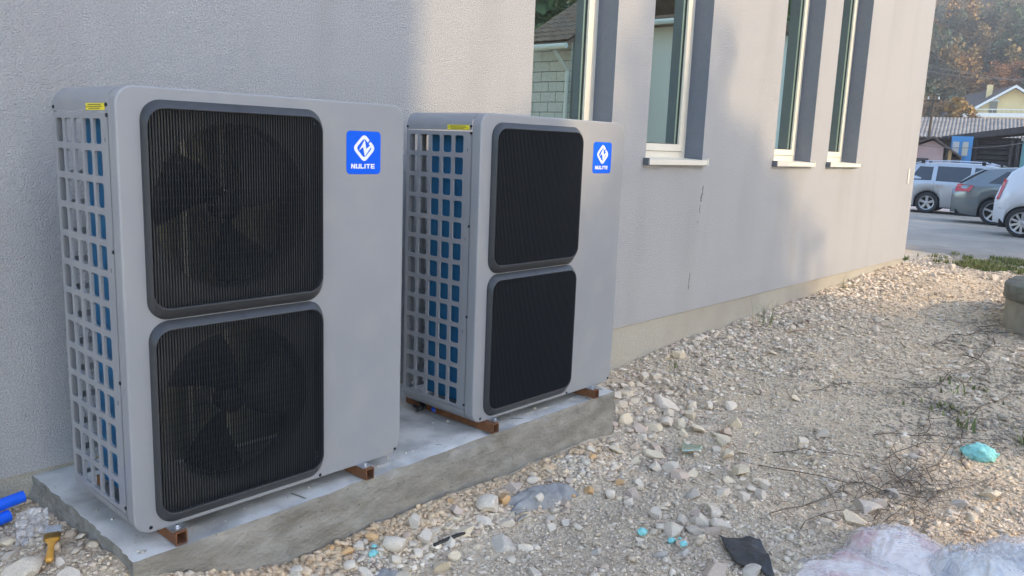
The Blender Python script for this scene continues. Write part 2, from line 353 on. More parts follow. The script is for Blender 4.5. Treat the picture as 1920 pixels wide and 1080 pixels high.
for q0, q1 in WIN:
    wn = empty('window'); wn.parent = bld; wn.location = Vector(((q0+q1)/2, YW+DEP, WZ0))-bld.location
    y = YW+DEP
    def wp(mb, name, m, **k): return part(mb, name, m, wn, **k)
    def lining(y0, y1):
        mb = MB(); mb.quad((q1, y0, WZ0), (q1, y1, WZ0), (q1, y1, WZ1), (q1, y0, WZ1)); mb.quad((q0, y0, WZ0), (q0, y1, WZ0), (q0, y1, WZ1), (q0, y0, WZ1)); mb.quad((q0, y0, WZ1), (q1, y0, WZ1), (q1, y1, WZ1), (q0, y1, WZ1)); return mb
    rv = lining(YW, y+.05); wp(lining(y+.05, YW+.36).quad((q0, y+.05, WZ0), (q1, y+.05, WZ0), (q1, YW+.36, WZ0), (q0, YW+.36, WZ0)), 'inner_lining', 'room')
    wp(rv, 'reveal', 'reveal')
    def frame(mb, x0, x1, z0, z1, t, y0, y1):
        mb.box(x0, x0+t, y0, y1, z0, z1); mb.box(x1-t, x1, y0, y1, z0, z1); mb.box(x0+t, x1-t, y0, y1, z0, z0+t); mb.box(x0+t, x1-t, y0, y1, z1-t, z1); return mb
    wp(frame(MB(), q0+.002, q1-.002, WZ0+.012, WZ1-.002, .062, y, y+.07), 'frame', 'cream')
    wp(frame(MB(), q0+.067, q1-.067, WZ0+.077, WZ1-.066, .058, y-.012, y+.055), 'sash', 'cream')
    wp(frame(MB(), q0+.064, q1-.064, WZ0+.074, WZ1-.064, .003, y-.004, y+.05), 'gasket', 'gasket')
    wp(frame(MB(), q0+.125, q1-.125, WZ0+.135, WZ1-.124, .006, y+.006, y+.03), 'glazing_bead', 'gasket')
    wp(MB().box(q0+.128, q1-.128, y+.014, y+.020, WZ0+.138, WZ1-.127), 'pane', 'glass')
    if q0 > 4:                                          # the first window's sill is hidden behind the second unit's top
        pass
    s_ = wp(MB().prism([(y-.001, WZ0+.022), (YW-.045, WZ0+.008), (YW-.045, WZ0-.032), (YW-.041, WZ0-.032), (YW-.041, WZ0+.002), (y-.001, WZ0+.012)], lambda u, v, t: (t, u, v), q0-.012, q1+.012), 'sill', 'cream')
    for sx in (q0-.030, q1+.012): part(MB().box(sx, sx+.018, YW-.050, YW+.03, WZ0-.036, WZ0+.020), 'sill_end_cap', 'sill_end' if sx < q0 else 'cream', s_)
    if q0 > 6:                                          # tilt handle inside
        part(MB().box(q1-.16, q1-.145, y+.07, y+.10, 2.0, 2.13), 'handle', 'white', wn)
part(MB().box(10.93, 10.99, YW-.012, YW-.001, 1.03, 1.23), 'wall_marker', 'cream')
for k, (x0, z0, z1, wd) in enumerate(((5.30, .985, 1.067, .012), (5.285, .93, .99, .02), (5.275, .83, .90, .007), (5.26, .74, .76, .006), (5.19, .27, .31, .006), (5.185, .16, .27, .009))):
    n = 7; L = [(x0-wd*(.5+.35*math.sin(i*2.1+k)), z0+(z1-z0)*i/(n-1)) for i in range(n)]; R_ = [(x0+wd*(.5+.35*math.sin(i*1.7+k)), z0+(z1-z0)*i/(n-1)) for i in reversed(range(n))]
    part(MB().prism(L+R_, lambda u, v, t: (u+(v-z0)*.02, t, v), YW-.0015, YW+.001), 'render_scrape', 'sill_end')

# ================================================================== CONCRETE SLAB
def warp(P):
    P = np.array(P, float); x, y, z = P.T
    n1 = vnoise(x*3+z*5, y*3-z*4, 21)-.5; n2 = vnoise(x*14+z*9, y*14+z*17, 22)-.5; n3 = vnoise(x*40+z*31, y*40-z*37, 23)-.5
    front = sst(.10, -.02, y); topf = sst(-.12, -.05, z)
    dy = front*(.014*n1+.010*n2+.007*n3)+front*topf*.012*np.maximum(0, n2+.1)*3*sst(-.085, -.05, z)
    dz = -topf*(.010*(n2+.5)+.004*n3)*sst(.06, -.04, y)-topf*.006*(n1+.5)
    end = sst(.12, -.02, x); dx = end*(.012*n1+.014*n2+.014*n3-.13*sst(-.05, -.35, z)*(.7+n1))
    endr = sst(2.7, 2.82, x); dx = dx+endr*(.02*n1+.012*n2)
    dy = dy+.042*sst(0, 2.8, x)*front
    return np.stack([x+dx, y+dy, z+dz], 1)
SX0, SX1, SY0, SY1, SZ0, SZ1 = -.025, 2.80, -.052, .925, -.62, -.05
def grid(o, u, v, nu, nv):
    o, u, v = map(np.array, (o, u, v)); A, B = np.meshgrid(np.linspace(0, 1, nu+1), np.linspace(0, 1, nv+1), indexing='ij')
    P = o+A[..., None]*u+B[..., None]*v; i = np.arange(P.shape[0]*P.shape[1]).reshape(A.shape)
    return P.reshape(-1, 3), np.stack([i[:-1, :-1], i[1:, :-1], i[1:, 1:], i[:-1, 1:]], -1).reshape(-1, 4)
slab = tag(empty('concrete_slab', (1.39, .42, -.6)), 'low board-marked concrete slab carrying both grey heat pumps', 'slab')
lx, ly, lz = SX1-SX0, SY1-SY0, SZ1-SZ0
V1, F1 = grid((SX0, SY0, SZ0), (lx, 0, 0), (0, 0, lz), 190, 38); V2, F2 = grid((SX0, SY0, SZ0), (0, ly, 0), (0, 0, lz), 60, 38); V3, F3 = grid((SX1, SY0, SZ0), (0, ly, 0), (0, 0, lz), 60, 38)
V = np.concatenate([V1, V2, V3]); Fs = np.concatenate([F1, F2+len(V1), F3+len(V1)+len(V2)])
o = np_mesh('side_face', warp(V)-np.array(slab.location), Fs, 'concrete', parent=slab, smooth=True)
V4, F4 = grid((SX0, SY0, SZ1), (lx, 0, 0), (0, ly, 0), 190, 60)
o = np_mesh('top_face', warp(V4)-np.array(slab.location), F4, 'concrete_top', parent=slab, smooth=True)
for (x0, y0, x1, y1, wd) in ((.66, -.03, .64, .05, .005), (2.02, .0, 1.97, .07, .006), (1.83, .05, 1.80, .10, .003), (1.45, .02, 1.43, .05, .003), (2.0, .10, 1.96, .17, .003)):
    q = [(x0+(x1-x0)*i/6, y0+(y1-y0)*i/6) for i in range(7)]; Wp = warp([(x+e, y, SZ1) for x, y in q for e in (-wd, wd)])
    mb = MB(); mb.add([(p[0], p[1], p[2]+.0012) for p in Wp], [(2*i, 2*i+1, 2*i+3, 2*i+2) for i in range(6)]); part(mb, 'joint_mark', 'lid_concrete', slab)

rs = np.random.default_rng(17); n_ = 420; gxs = rs.uniform(0, 2.78, n_); gys = np.where(rs.random(n_) < .5, rs.uniform(-.03, .12, n_), rs.uniform(.0, .8, n_))
O8 = np.array([(1,0,0),(-1,0,0),(0,1,0),(0,-1,0),(0,0,1),(0,0,-1)], float); F8 = np.array([(0,2,4),(2,1,4),(1,3,4),(3,0,4),(2,0,5),(1,2,5),(3,1,5),(0,3,5)])
base = warp(np.stack([gxs, gys, np.full(n_, SZ1)], 1)); rad = np.clip(.003*np.exp(rs.normal(0, .6, n_)), .0015, .012)
V = base[:, None]+(O8[None]*rs.uniform(.6, 1.3, (n_, 6, 1)))*rad[:, None, None]*np.array((1.2, 1, .7)); c = np.array([(.55, .5, .42), (.40, .36, .30), (.62, .58, .52)])[rs.integers(0, 3, n_)]
stuff(np_mesh('grit', V.reshape(-1, 3)-np.array(slab.location), (F8[None]+(np.arange(n_)*6)[:, None, None]).reshape(-1, 3), 'pebble', np.repeat(c, 6, 0), slab))
# ================================================================== HEAT PUMPS
W, H, D = 1.16, 1.5, .519; RB = .062; YS = .055; ZS = 1.417
def make_unit():
    t = empty('heat_pump', (W/2, D/2, 0))
    def P(mb, name, m, parent=t, **k):
        return mb.off(-W/2, -D/2, 0).build(name, m, parent, **k)
    # front panel: rounded outline, filleted edge, two openings
    G = [(.074, .754, .741, 1.460), (.074, .754, .018, .737)]; RG = .068
    INS = [(.085, .740, .777, 1.434), (.085, .740, .054, .711)]
    fp = MB(); n = 8; rings = []
    for k in range(7):
        a = math.pi/2*k/6; r = .007
        ins = r*(1-math.sin(a)); y = r*(1-math.cos(a))   # k=0: face edge, k=6: full outline
        rings.append([(u, r*(1-math.cos(a)), v) for u, v in rrect(ins, W-ins, ins, H-ins, RB-ins*.5, n)])
    rings.append([(u, YS, v) for u, v in rrect(0, W, 0, H, RB, n)])
    rings.append([(u, YS, v) for u, v in rrect(.012, W-.012, .012, H-.012, RB-.01, n)])
    m = len(rings[0])
    fp.add([p for r in rings for p in r], [(i*m+k, i*m+(k+1) % m, (i+1)*m+(k+1) % m, (i+1)*m+k) for i in range(len(rings)-1) for k in range(m)])
    holes = [rrect(g[0]+.02, g[1]-.02, g[2]+.02, g[3]-.02, RG-.015, 6) for g in G]
    fp.flat([[(p[0], p[2]) for p in rings[0]]]+holes, lambda u, v: (u, 0, v))
    P(fp, 'front_panel', 'paint', angle=35)
    for (x0, x1, z0, z1), (a0, a1, b0, b1) in zip(G, INS):
        fr = MB(); PR = -.030; prof = [(0, .001), (.0, -.004), (.15, -.009), (.82, PR+.003), (1.0, PR), (1.10, PR+.001), (1.16, PR+.008), (1.18, -.002)]
        o_ = rrect(x0, x1, z0, z1, RG, 8); i_ = rrect(a0, a1, b0, b1, .058, 8); m = len(o_); vs = []
        for s, y in prof: vs += [(u+(p-u)*s, y, v+(q-v)*s) for (u, v), (p, q) in zip(o_, i_)]
        fr.add(vs, [(i*m+k, i*m+(k+1) % m, (i+1)*m+(k+1) % m, (i+1)*m+k) for i in range(len(prof)-1) for k in range(m)])
        gf = P(fr, 'grille_frame', 'bezel', angle=32)
        # vertical ribs, each ending on the rounded outline
        rb = MB(); N = 66; rr = .050
        def span(x):
            e = max(0, rr-(x-a0-.004), rr-(a1-.004-x)); d = rr-math.sqrt(max(0, rr*rr-e*e)); return b0+.004+d, b1-.004-d
        for k in range(N):
            x = a0+.008+(a1-a0-.016)*k/(N-1); lo, hi = span(x); w_ = .0021/2
            rb.add([(x-w_*1.3, -.017, lo), (x-w_*.7, -.0265, lo), (x+w_*.7, -.0265, lo), (x+w_*1.3, -.017, lo), (x-w_*1.3, -.017, hi), (x-w_*.7, -.0265, hi), (x+w_*.7, -.0265, hi), (x+w_*1.3, -.017, hi)],
                   [(0,1,5,4), (1,2,6,5), (2,3,7,6), (3,0,4,7), (0,3,2,1), (4,5,6,7)])
        P(rb, 'ribs', 'grille_mat', gf)
        wr = MB()
        for k in range(22):
            z = b0+.03+(b1-b0-.06)*k/21; d = max(0, .05-(z-b0), .05-(b1-z)); ins = .05-math.sqrt(max(0, .0025-d*d))
            wr.box(a0+.006+ins*.6, a1-.006-ins*.6, -.0165, -.0145, z-.0010, z+.0010)
        P(wr, 'cross_wires', 'wire', gf)
        bd = MB(); cx, cz = .405, (z1+b1)/2; yy = -.0195
        R0 = [(cx+.0115*math.cos(q*.5236), cz+.0075*math.sin(q*.5236)) for q in range(12)]; R1 = [(cx+.0088*math.cos(q*.5236), cz+.0055*math.sin(q*.5236)) for q in range(12)]
        sl_ = lambda u, v, dd: (u, yy+(v-cz)*.95-dd, v)
        bd.add([sl_(u, v, .0012) for u, v in R0]+[sl_(u, v, .0012) for u, v in R1], [(k, (k+1) % 12, 12+(k+1) % 12, 12+k) for k in range(11)])
        P(bd, 'ring_mark', 'grille_mat', gf)
        # bulkhead with the round fan opening, and the fan behind it
        fx, fz, FR = .412, (b0+b1)/2, .292
        sh = MB(); ring = [(fx+FR*math.cos(q*math.pi/24), fz+FR*math.sin(q*math.pi/24)) for q in range(48)]
        sh.flat([[(x0+.012, z0+.012), (x1-.012, z0+.012), (x1-.012, z1-.012), (x0+.012, z1-.012)], ring], lambda u, v: (u, .035, v))
        sh.add([(u, .035, v) for u, v in ring]+[(u, .12, v) for u, v in ring], [(k, (k+1) % 48, 48+(k+1) % 48, 48+k) for k in range(48)])
        P(sh, 'fan_shroud', 'inner')
        fan = P(MB().lathe([(0, -.015), (.035, -.015), (.05, -.008), (.052, .05), (0, .05)], lambda x, y, h: (fx+x, .085+h, fz+y), 20), 'fan', 'blackplastic', angle=40)
        base = 115 if z0 > .5 else 80
        for b_ in range(3):
            bl = MB(); nr, na = 8, 8; vs = []
            for i in range(nr+1):
                r = .045+(FR-.02-.045)*i/nr; a0_ = base+120*b_+22*(i/nr)**1.2; spn = 52+10*math.sin(i/nr*2.6)
                for j in range(na+1):
                    a = math.radians(a0_+spn*j/na); vs.append((fx+r*math.cos(a), .07+.055*(j/na-.3)*(1-.35*i/nr), fz+r*math.sin(a)))
            bl.add(vs, [(i*(na+1)+j, i*(na+1)+j+1, (i+1)*(na+1)+j+1, (i+1)*(na+1)+j) for i in range(nr) for j in range(na)])
            P(bl, 'blade', 'blackplastic', fan, smooth=True)
        mo = MB().lathe([(0, .14), (.055, .14), (.062, .15), (.062, .25), (0, .25)], lambda x, y, h: (fx+x, h, fz+y), 20)
        P(mo, 'fan_motor', 'motor', angle=40)
        br = MB(); 
        for s in (-.075, .075): br.box(fx+s-.012, fx+s+.012, .255, .275, z0+.0, z1-.0)
        P(br, 'motor_bracket', 'motor')
    # shell
    def arc(cx, cz, a0, a1, r=RB, n=8): return [(cx+r*math.cos(math.radians(a0+(a1-a0)*k/n)), cz+r*math.sin(math.radians(a0+(a1-a0)*k/n))) for k in range(n+1)]
    tp = [(0.0, ZS)]+arc(RB, H-RB, 180, 90)+arc(W-RB, H-RB, 90, 0)+[(W, ZS)]
    sh = MB(); vs = [(u, YS+.003, v) for u, v in tp]+[(u, D, v) for u, v in tp]; q = len(tp)
    e = [(min(max(u, .01), W-.01), D, v-.012) for u, v in tp]
    sh.add(vs+e, [(k, k+1, q+k+1, q+k) for k in range(q-1)]+[(q+k, q+k+1, 2*q+k+1, 2*q+k) for k in range(q-1)])
    top = P(sh, 'top_cover', 'paint', angle=30)
    P(MB().box(-.0012, 0, .075, .224, 1.4195, 1.441), 'warning_sticker', 'yellow', top)
    pr = MB()
    for z, y0, y1 in ((1.4365, .10, .205), (1.4305, .095, .21), (1.4245, .11, .20)): pr.box(-.0018, -.0012, y0, y1, z-.0012, z+.0012)
    pr.add([(-.0018, .215, 1.427), (-.0018, .221, 1.427), (-.0018, .218, 1.435)], [(0, 1, 2)])
    P(pr, 'sticker_print', 'print', top)
    bt = [(0, .062)]+[(u, v) for u, v in arc(RB, RB, 180, 270)]+arc(W-RB, RB, 270, 360)+[(W, .062)]
    sh = MB(); vs = [(u, YS+.003, v) for u, v in bt]+[(u, D, v) for u, v in bt]; q = len(bt)
    sh.add(vs, [(k, k+1, q+k+1, q+k) for k in range(q-1)])
    P(sh, 'base_tray', 'paint', angle=30)
    us = [(.113, .176), (.1945, .2575), (.276, .339), (.3575, .4205), (.439, .500)]
    vs_ = [(1.393-.1027*k-.081, 1.393-.1027*k) for k in reversed(range(13))]
    sp = MB(); holed_panel(sp, YS+.0035, D, .064, ZS-.005, us, vs_, .011, lambda u, v, t: (t, u, v), .009)
    P(sp, 'side_grille', 'paint')
    for z in (1.32, .90, .45): P(MB().box(-.0008, .0, .082, .086, z, z+.014), 'dimple', 'inner')   # small stamped marks
    ru = [(.030, .098)]+[(.1235+.0815*k, .1235+.0815*k+.063) for k in range(9)]
    rp = MB(); holed_panel(rp, .010, .86, .064, ZS-.005, ru, vs_, .011, lambda u, v, t: (u, D-t, v), .009)
    P(rp, 'rear_grille', 'paint')
    P(MB().box(.002, .028, D-.03, D-.0095, .066, ZS-.006), 'corner_post', 'post_grey')
    P(MB().box(.86, W-.001, D-.012, D-.001, .064, ZS-.004), 'rear_panel', 'paint')
    P(MB().box(W-.012, W-.0005, YS+.004, D-.013, .064, ZS-.004), 'side_panel', 'paint')
    P(MB().box(.062, .095, .075, .418, .07, ZS-.01), 'coil', 'coil_blue')
    P(MB().box(.0955, .80, .385, .418, .07, ZS-.01), 'coil', 'coil_plain')
    P(MB().box(.80, .805, YS, .48, .07, ZS-.01), 'partition', 'inner')
    # screws
    sc_ = [(0, .064, 1.436), (0, .062, 1.404), (0, .061, .97), (0, .058, .532), (0, .062, .088), (0, .512, 1.43)]
    proto = None
    for (x, y, z) in sc_:
        P(MB().lathe([(0, -.004), (.0048, -.004), (.0065, -.002), (.0065, .001)], lambda a, b, h: (x+h, y+a, z+b), 10), 'screw', 'screw_mat')
    for (x, z) in ((.055, .020), (.742, .012), (1.13, .022)):
        P(MB().lathe([(0, -.004), (.0048, -.004), (.0065, -.002), (.0065, .001)], lambda a, b, h: (x+a, h, z+b), 10), 'screw', 'screw_mat')
    # badge
    bx0, bx1, bz0, bz1 = .868, 1.035, 1.222, 1.390; yb = -.0015
    bg_ = P(MB().prism(rrect(bx0, bx1, bz0, bz1, .018, 6), lambda u, v, t: (u, t, v), yb, 0.0), 'badge', 'badge_blue')
    mp = lambda X, Y: (bx0+(X-290)/532*(bx1-bx0), bz1-(Y-192)/676*(bz1-bz0))
    def rhomb(hw, hh, r, n=6):
        c0 = (560, 458); pts = [(0, -hh), (hw, 0), (0, hh), (-hw, 0)]; out = []
        for k in range(4):
            p0, p1, p2 = Vector(pts[k-1]), Vector(pts[k]), Vector(pts[(k+1) % 4]); d0 = (p0-p1).normalized(); d1 = (p2-p1).normalized()
            a, b = p1+d0*r, p1+d1*r
            for j in range(n+1):
                s = j/n; q_ = a*(1-s)**2+p1*2*s*(1-s)+b*s*s; out.append((c0[0]+q_.x, c0[1]+q_.y))
        return out
    ro, ri_ = rhomb(182, 232, 78), rhomb(124, 158, 50)
    em = MB(); n_ = len(ro); vs2 = [mp(*q) for q in ro]+[mp(*q) for q in ri_]
    fs2 = [(k, (k+1) % n_, n_+(k+1) % n_, n_+k) for k in range(n_) if k != 6]   # gap on the upper right side
    em.add([(u, yb-.0006, v) for u, v in vs2], fs2)
    # shorten the gap: fill most of that side again, leaving a slot
    A, B, A2, B2 = (Vector(ro[6]), Vector(ro[7]), Vector(ri_[6]), Vector(ri_[7]))
    for s0, s1 in ((0, .40), (.60, 1)):
        em.add([(*(lambda q: (mp(q.x, q.y)[0], yb-.0006, mp(q.x, q.y)[1]))(p_),) for p_ in (A.lerp(B, s0), A.lerp(B, s1), A2.lerp(B2, s1), A2.lerp(B2, s0))], [(0, 1, 2, 3)])
    bolt = [(478, 495), (541, 440), (568, 590), (668, 436), (672, 392), (592, 470), (566, 326)]
    em.flat([[mp(*q) for q in bolt]], lambda u, v: (u, yb-.0011, v))
    P(em, 'emblem', 'white', bg_)
    lt = MB(); X = 358; LH = 74
    LET = [[(0,0),(0,1),(.28,1),(.62,.42),(.62,1),(.86,1),(.86,0),(.58,0),(.24,.58),(.24,0)], [(0,0),(0,1),(.24,1),(.24,.23),(.58,.23),(.58,1),(.82,1),(.82,0)],
           [(0,0),(0,1),(.24,1),(.24,.23),(.74,.23),(.74,0)], [(0,0),(0,1),(.25,1),(.25,0)], [(0,1),(.86,1),(.86,.77),(.555,.77),(.555,0),(.305,0),(.305,.77),(0,.77)],
           [(0,0),(0,1),(.84,1),(.84,.79),(.24,.79),(.24,.6),(.8,.6),(.8,.4),(.24,.4),(.24,.21),(.84,.21),(.84,0)]]
    for L_ in LET:
        lt.flat([[mp(X+u*LH, 780-v*LH) for u, v in L_]], lambda u, v: (u, yb-.0006, v)); X += max(u for u, v in L_)*LH+9
    P(lt, 'lettering', 'white', bg_)
    # feet on the rails
    for fx in (.135, .948):
        for fy in (-.048, D-.012):
            ft = P(MB().box(fx-.028, fx+.028, fy, fy+.06, .0005, .0045), 'foot_bracket', 'zinc')
            P(MB().lathe([(0, .013), (.007, .013), (.008, .011), (.008, .0075), (.0125, .007), (.0125, .0045)], lambda a, b, h: (fx+a, fy+.022+b, h), 8), 'bolt', 'zinc', ft)
    return t
unit = make_unit()
tag(unit, 'larger-looking grey heat pump whose fan blades show through the grilles, at the blue pipe end', 'heat pump', 'heat pumps on the concrete slab')
unit['label'] = 'grey twin-fan heat pump at the slab end beside the blue pipes and paintbrush'
u2 = copy_tree(unit); u2.location = (1.641+W/2, .0287+D/2, 0)
u2['label'] = 'grey twin-fan heat pump standing below the windows, nearer the parked cars'
for k, (x, y0, nm) in enumerate(((.135, -.058, 'rusty square steel tube under the heat pump, nearest the paintbrush'), (.948, -.062, 'rusty square steel tube under the first heat pump, nearest the second heat pump'),
                             (1.745, -.036, 'rusty square steel tube under the second heat pump, beside the bare slab strip'), (2.585, -.034, 'rusty square steel tube at the slab end beside the rock heap'))):
    rl = MB(); hw_ = .0205; h = .0475; wt = .004; y1 = .62
    rl.box(-hw_, hw_, y0, y1, 0, wt); rl.box(-hw_, hw_, y0, y1, h-wt, h); rl.box(-hw_, -hw_+wt, y0, y1, wt, h-wt); rl.box(hw_-wt, hw_, y0, y1, wt, h-wt)
    rl.box(-hw_+wt, hw_-wt, y0+.3, y0+.31, wt, h-wt)
    o = rl.build('steel_tube', 'rust'); o.location = (x, 0, -.048); tag(o, nm, 'steel tube', 'steel tubes under the heat pumps')
# ================================================================== STONES AND GRAVEL
PAL = {'w': (.715, .62, .50), 'y': (.72, .605, .44), 'p': (.61, .485, .385), 'b': (.57, .505, .43), 'g': (.53, .465, .38), 'o': (.66, .41, .20)}
def rock_mesh(seed, cut=9):
    r_ = np.random.default_rng(seed); bm = bmesh.new(); bmesh.ops.create_icosphere(bm, subdivisions=3, radius=1)
    V = np.array([v.co for v in bm.verts])
    for k in range(cut):                               # planar fracture faces
        n = r_.normal(size=3); n /= np.linalg.norm(n); d = r_.uniform(.30, .72); h = V@n
        V = V-np.outer(np.maximum(0, h-d), n)
    V *= 1+.05*(vnoise(V[:, 0]*3+seed, V[:, 1]*3+V[:, 2]*2, seed)[:, None]-.5)
    V /= np.abs(V).max(0)
    for v, c in zip(bm.verts, V): v.co = c
    bmesh.ops.dissolve_limit(bm, angle_limit=math.radians(7), verts=bm.verts, edges=bm.edges); bmesh.ops.triangulate(bm, faces=bm.faces)
    me = bpy.data.meshes.new('stone'); bm.to_mesh(me); bm.free(); return me
ROCKS = {}
for c in PAL:
    for k in range(4):
        me = rock_mesh(ord(c)*7+k*13, 7+k); base = np.array(PAL[c])*random.uniform(.92, 1.08)
        a = me.color_attributes.new('col', 'FLOAT_COLOR', 'POINT'); a.data.foreach_set('color', np.tile(np.append(base, 1), len(me.vertices)).astype(np.float32))
        me.materials.append(MATS['stone']); ROCKS[c, k] = me
CN = {'w': 'pale grey', 'y': 'yellowish', 'p': 'pinkish brown', 'b': 'blue-grey', 'g': 'dull grey', 'o': 'ochre'}
def zone(x, y):
    if x < .1: return 'in the rubble beside the paintbrush', 'stones in the rubble by the paintbrush'
    if x > 2.55 and y > -.35 and x < 4.3: return 'in the rock heap at the end of the concrete slab', 'stones heaped at the slab end'
    if y > -.45 and x < 2.6: return 'lying along the front foot of the concrete slab', 'stones along the slab foot'
    if x > 4.3 and y > -.9: return 'on the gravel strip along the sandy plinth', 'stones along the plinth'
    if x < 2.6: return 'on the gravel between slab and black plastic scrap', 'stones on the gravel near the plastic scrap'
    return 'among dark twigs on the open gravel', 'stones among the twigs'
def stone(x, y, s, c, big=True, sink=.36):
    me = ROCKS[c, random.randrange(4)]; o = bpy.data.objects.new('stone', me); col.objects.link(o)
    fl = random.uniform(.45, .8); hz = s*.5*fl
    o.scale = (s*.5*random.uniform(.9, 1.2), s*.5*random.uniform(.75, 1.05), hz)
    o.rotation_euler = (random.uniform(-.35, .35), random.uniform(-.35, .35), random.uniform(0, 6.28))
    o.location = (x, y, float(ground_z(x, y))+hz*(1-2*sink)); z_, g_ = zone(x, y)
    tag(o, ('%s angular rock ' if big else 'small %s angular stone ') % CN[c]+z_, 'rock' if big else 'stone', g_+(' (%s)' % CN[c])+('' if big else ' small')); return o
HERO = '0.97,-0.2,0.129,w;0.91,-0.26,0.081,w;1.1,-0.23,0.086,w;1.04,-0.23,0.052,w;1.18,-0.23,0.068,w;1.02,-0.28,0.059,w;1.28,-0.29,0.117,y;1.42,-0.28,0.08,w;1.51,-0.24,0.14,w;1.3,-0.22,0.054,y;1.49,-0.35,0.075,w;1.39,-0.42,0.152,b;0.76,-0.27,0.09,w;0.55,-0.14,0.067,w;0.73,-0.07,0.069,o;0.92,-0.11,0.071,o;0.74,-0.22,0.068,w;1.32,-0.55,0.052,w;3.47,0.36,0.127,y;3.77,0.66,0.088,w;3.38,0.22,0.091,y;3.59,0.09,0.168,w;3.35,0.1,0.108,w;3.03,0.07,0.123,y;3.11,-0.1,0.136,y;2.61,-0.17,0.093,y;3.42,-0.29,0.088,w;3.55,-0.07,0.08,y;3.42,-0.01,0.101,w;2.73,-0.37,0.094,p;2.76,-0.2,0.096,p;2.89,-0.25,0.104,p;2.94,-0.14,0.073,w;2.19,-0.25,0.052,b;2.06,-0.26,0.062,p;2.71,-0.6,0.085,y;2.87,-0.56,0.05,g;2.45,-0.27,0.06,w;2.39,-0.48,0.073,w;2.26,-0.52,0.091,p;2.49,-0.75,0.092,g;2.62,-0.83,0.1,w;2.68,-0.93,0.088,w;2.78,-0.78,0.061,y;4.7,0.67,0.135,y;4.64,0.73,0.081,y;4.07,0.6,0.116,w;4.12,0.53,0.104,w;3.94,0.53,0.089,y;2.4,-0.89,0.106,w;2.75,-0.99,0.083,g;2.79,-0.91,0.066,w;2.25,-0.9,0.109,w;2.3,-1,0.098,w;2.21,-1.01,0.096,p;2.05,-0.89,0.12,w;2.1,-1,0.073,y;2.19,-0.85,0.081,g;2.05,-0.81,0.079,w;2.15,-0.94,0.093,g;2.13,-0.73,0.094,w;2,-0.97,0.064,p;2.32,-0.85,0.066,p;2.25,-0.7,0.061,y;2.27,-0.53,0.068,p;1.86,-1.21,0.116,p;1.93,-1.01,0.06,b;1.81,-0.97,0.059,b;1.72,-0.42,0.062,b;1.75,-0.5,0.057,w;1.76,-0.56,0.062,w;1.67,-0.46,0.067,w;1.44,-0.52,0.068,w;1.3,-0.68,0.069,w;1.69,-0.72,0.06,y;1.63,-0.76,0.049,b;1.88,-0.82,0.056,w;1.97,-1.32,0.098,b;3,-1.43,0.151,b;3.09,-1.44,0.086,b;2.82,-1.43,0.122,y;2.71,-1.34,0.075,w;3.06,-1.29,0.062,g;3.31,-1.46,0.102,b;4.06,-1.19,0.089,w;3.72,-1.83,0.122,y;3.45,-1.74,0.097,b;3.33,-1.75,0.063,w;4.39,-1.49,0.069,w;3.99,-1.39,0.094,b;3.78,-1.39,0.07,w;3.32,-1.39,0.058,y;3.92,-0.83,0.103,b;2.55,-1.33,0.056,w;2.25,-1.35,0.052,w;8.06,0.67,0.071,y;7.22,-0.06,0.075,g;6.62,-0.19,0.06,w;6.78,-0.21,0.11,w;6.37,0.21,0.075,w;11.4,0.59,0.102,w;11.33,0.28,0.135,w;10.56,-0.39,0.157,w;5.29,-0.4,0.059,y;8.53,0.04,0.08,w;8.87,0.38,0.069,y;9.91,0.37,0.091,w;10.3,0.38,0.094,w;5.83,0.22,0.06,w;7.06,0.15,0.069,w;-0.24,0.53,0.075,y;-0.19,0.57,0.067,y;-0.27,0.39,0.059,w;-0.31,0.25,0.087,y;-0.28,0.22,0.121,g;-0.24,0.27,0.066,g;-0.18,0.07,0.092,w;-0.17,0.2,0.061,w;-0.3,0.33,0.045,w;-0.25,0.14,0.055,g'
taken = []
for s in HERO.split(';'):
    x, y, sz, c = s.split(','); x, y, sz = float(x), float(y), float(sz)
    stone(x, y, sz*1.02, c, sz > .085); taken.append((x, y, sz))
r = rng
k = 0
def in_slab(x, y, m=0.): return (x > -.04-m) & (x < 2.82+m) & (y > -.06-m+.03*np.clip(x, 0, 2.8)/2.8) & (y < .93)
while k < 85:
    x = 11.5*r.random()**1.3-.2; y = -3.3+4.15*r.random()
    if in_slab(x, y, .06) or y > .84: continue
    if y < -2.62+.165*(x+1.06)-.5: continue
    dst = math.hypot(x+1.06, y+2.62)
    if dst < 3.0: continue
    near = math.exp(-((x-3.1)/.55)**2-((y-.15)/.5)**2)+.5*math.exp(-((y+.2)/.2)**2)*(x < 2.8)+.6*math.exp(-((y-.7)/.2)**2)*(x > 3.5)
    if r.random() > .3+near: continue
    sz = r.uniform(.028, .062)*(1+.05*dst)
    if any(math.hypot(x-a, y-b) < .5*(sz+c_) for a, b, c_ in taken): continue
    taken.append((x, y, sz)); stone(x, y, sz, r.choice(list('wwwwwyypbg' if y < -.5 or x > 3 else 'wwwyyyoop')), False, .3); k += 1
k = 0
while k < 55:                                          # rock heap at the far end of the slab
    x = r.normal(3.12, .36); y = r.normal(.12, .42); sz = r.uniform(.055, .125)
    if in_slab(x, y, .05) or y > .8 or x < 2.5 or any(math.hypot(x-a, y-b) < .36*(sz+c_) for a, b, c_ in taken): continue
    taken.append((x, y, sz)); stone(x, y, sz, r.choice(list('wwwwyyypp')), sz > .085, .15); k += 1
k = 0
while k < 32:                                          # rubble along the slab foot
    x = r.uniform(.35, 2.5); y = -.12-.34*r.random()-.0*x; sz = r.uniform(.04, .1)
    if any(math.hypot(x-a, y-b) < .45*(sz+c_) for a, b, c_ in taken): continue
    taken.append((x, y, sz)); stone(x, y, sz, r.choice(list('wwwyyoop')), sz > .085, .2); k += 1
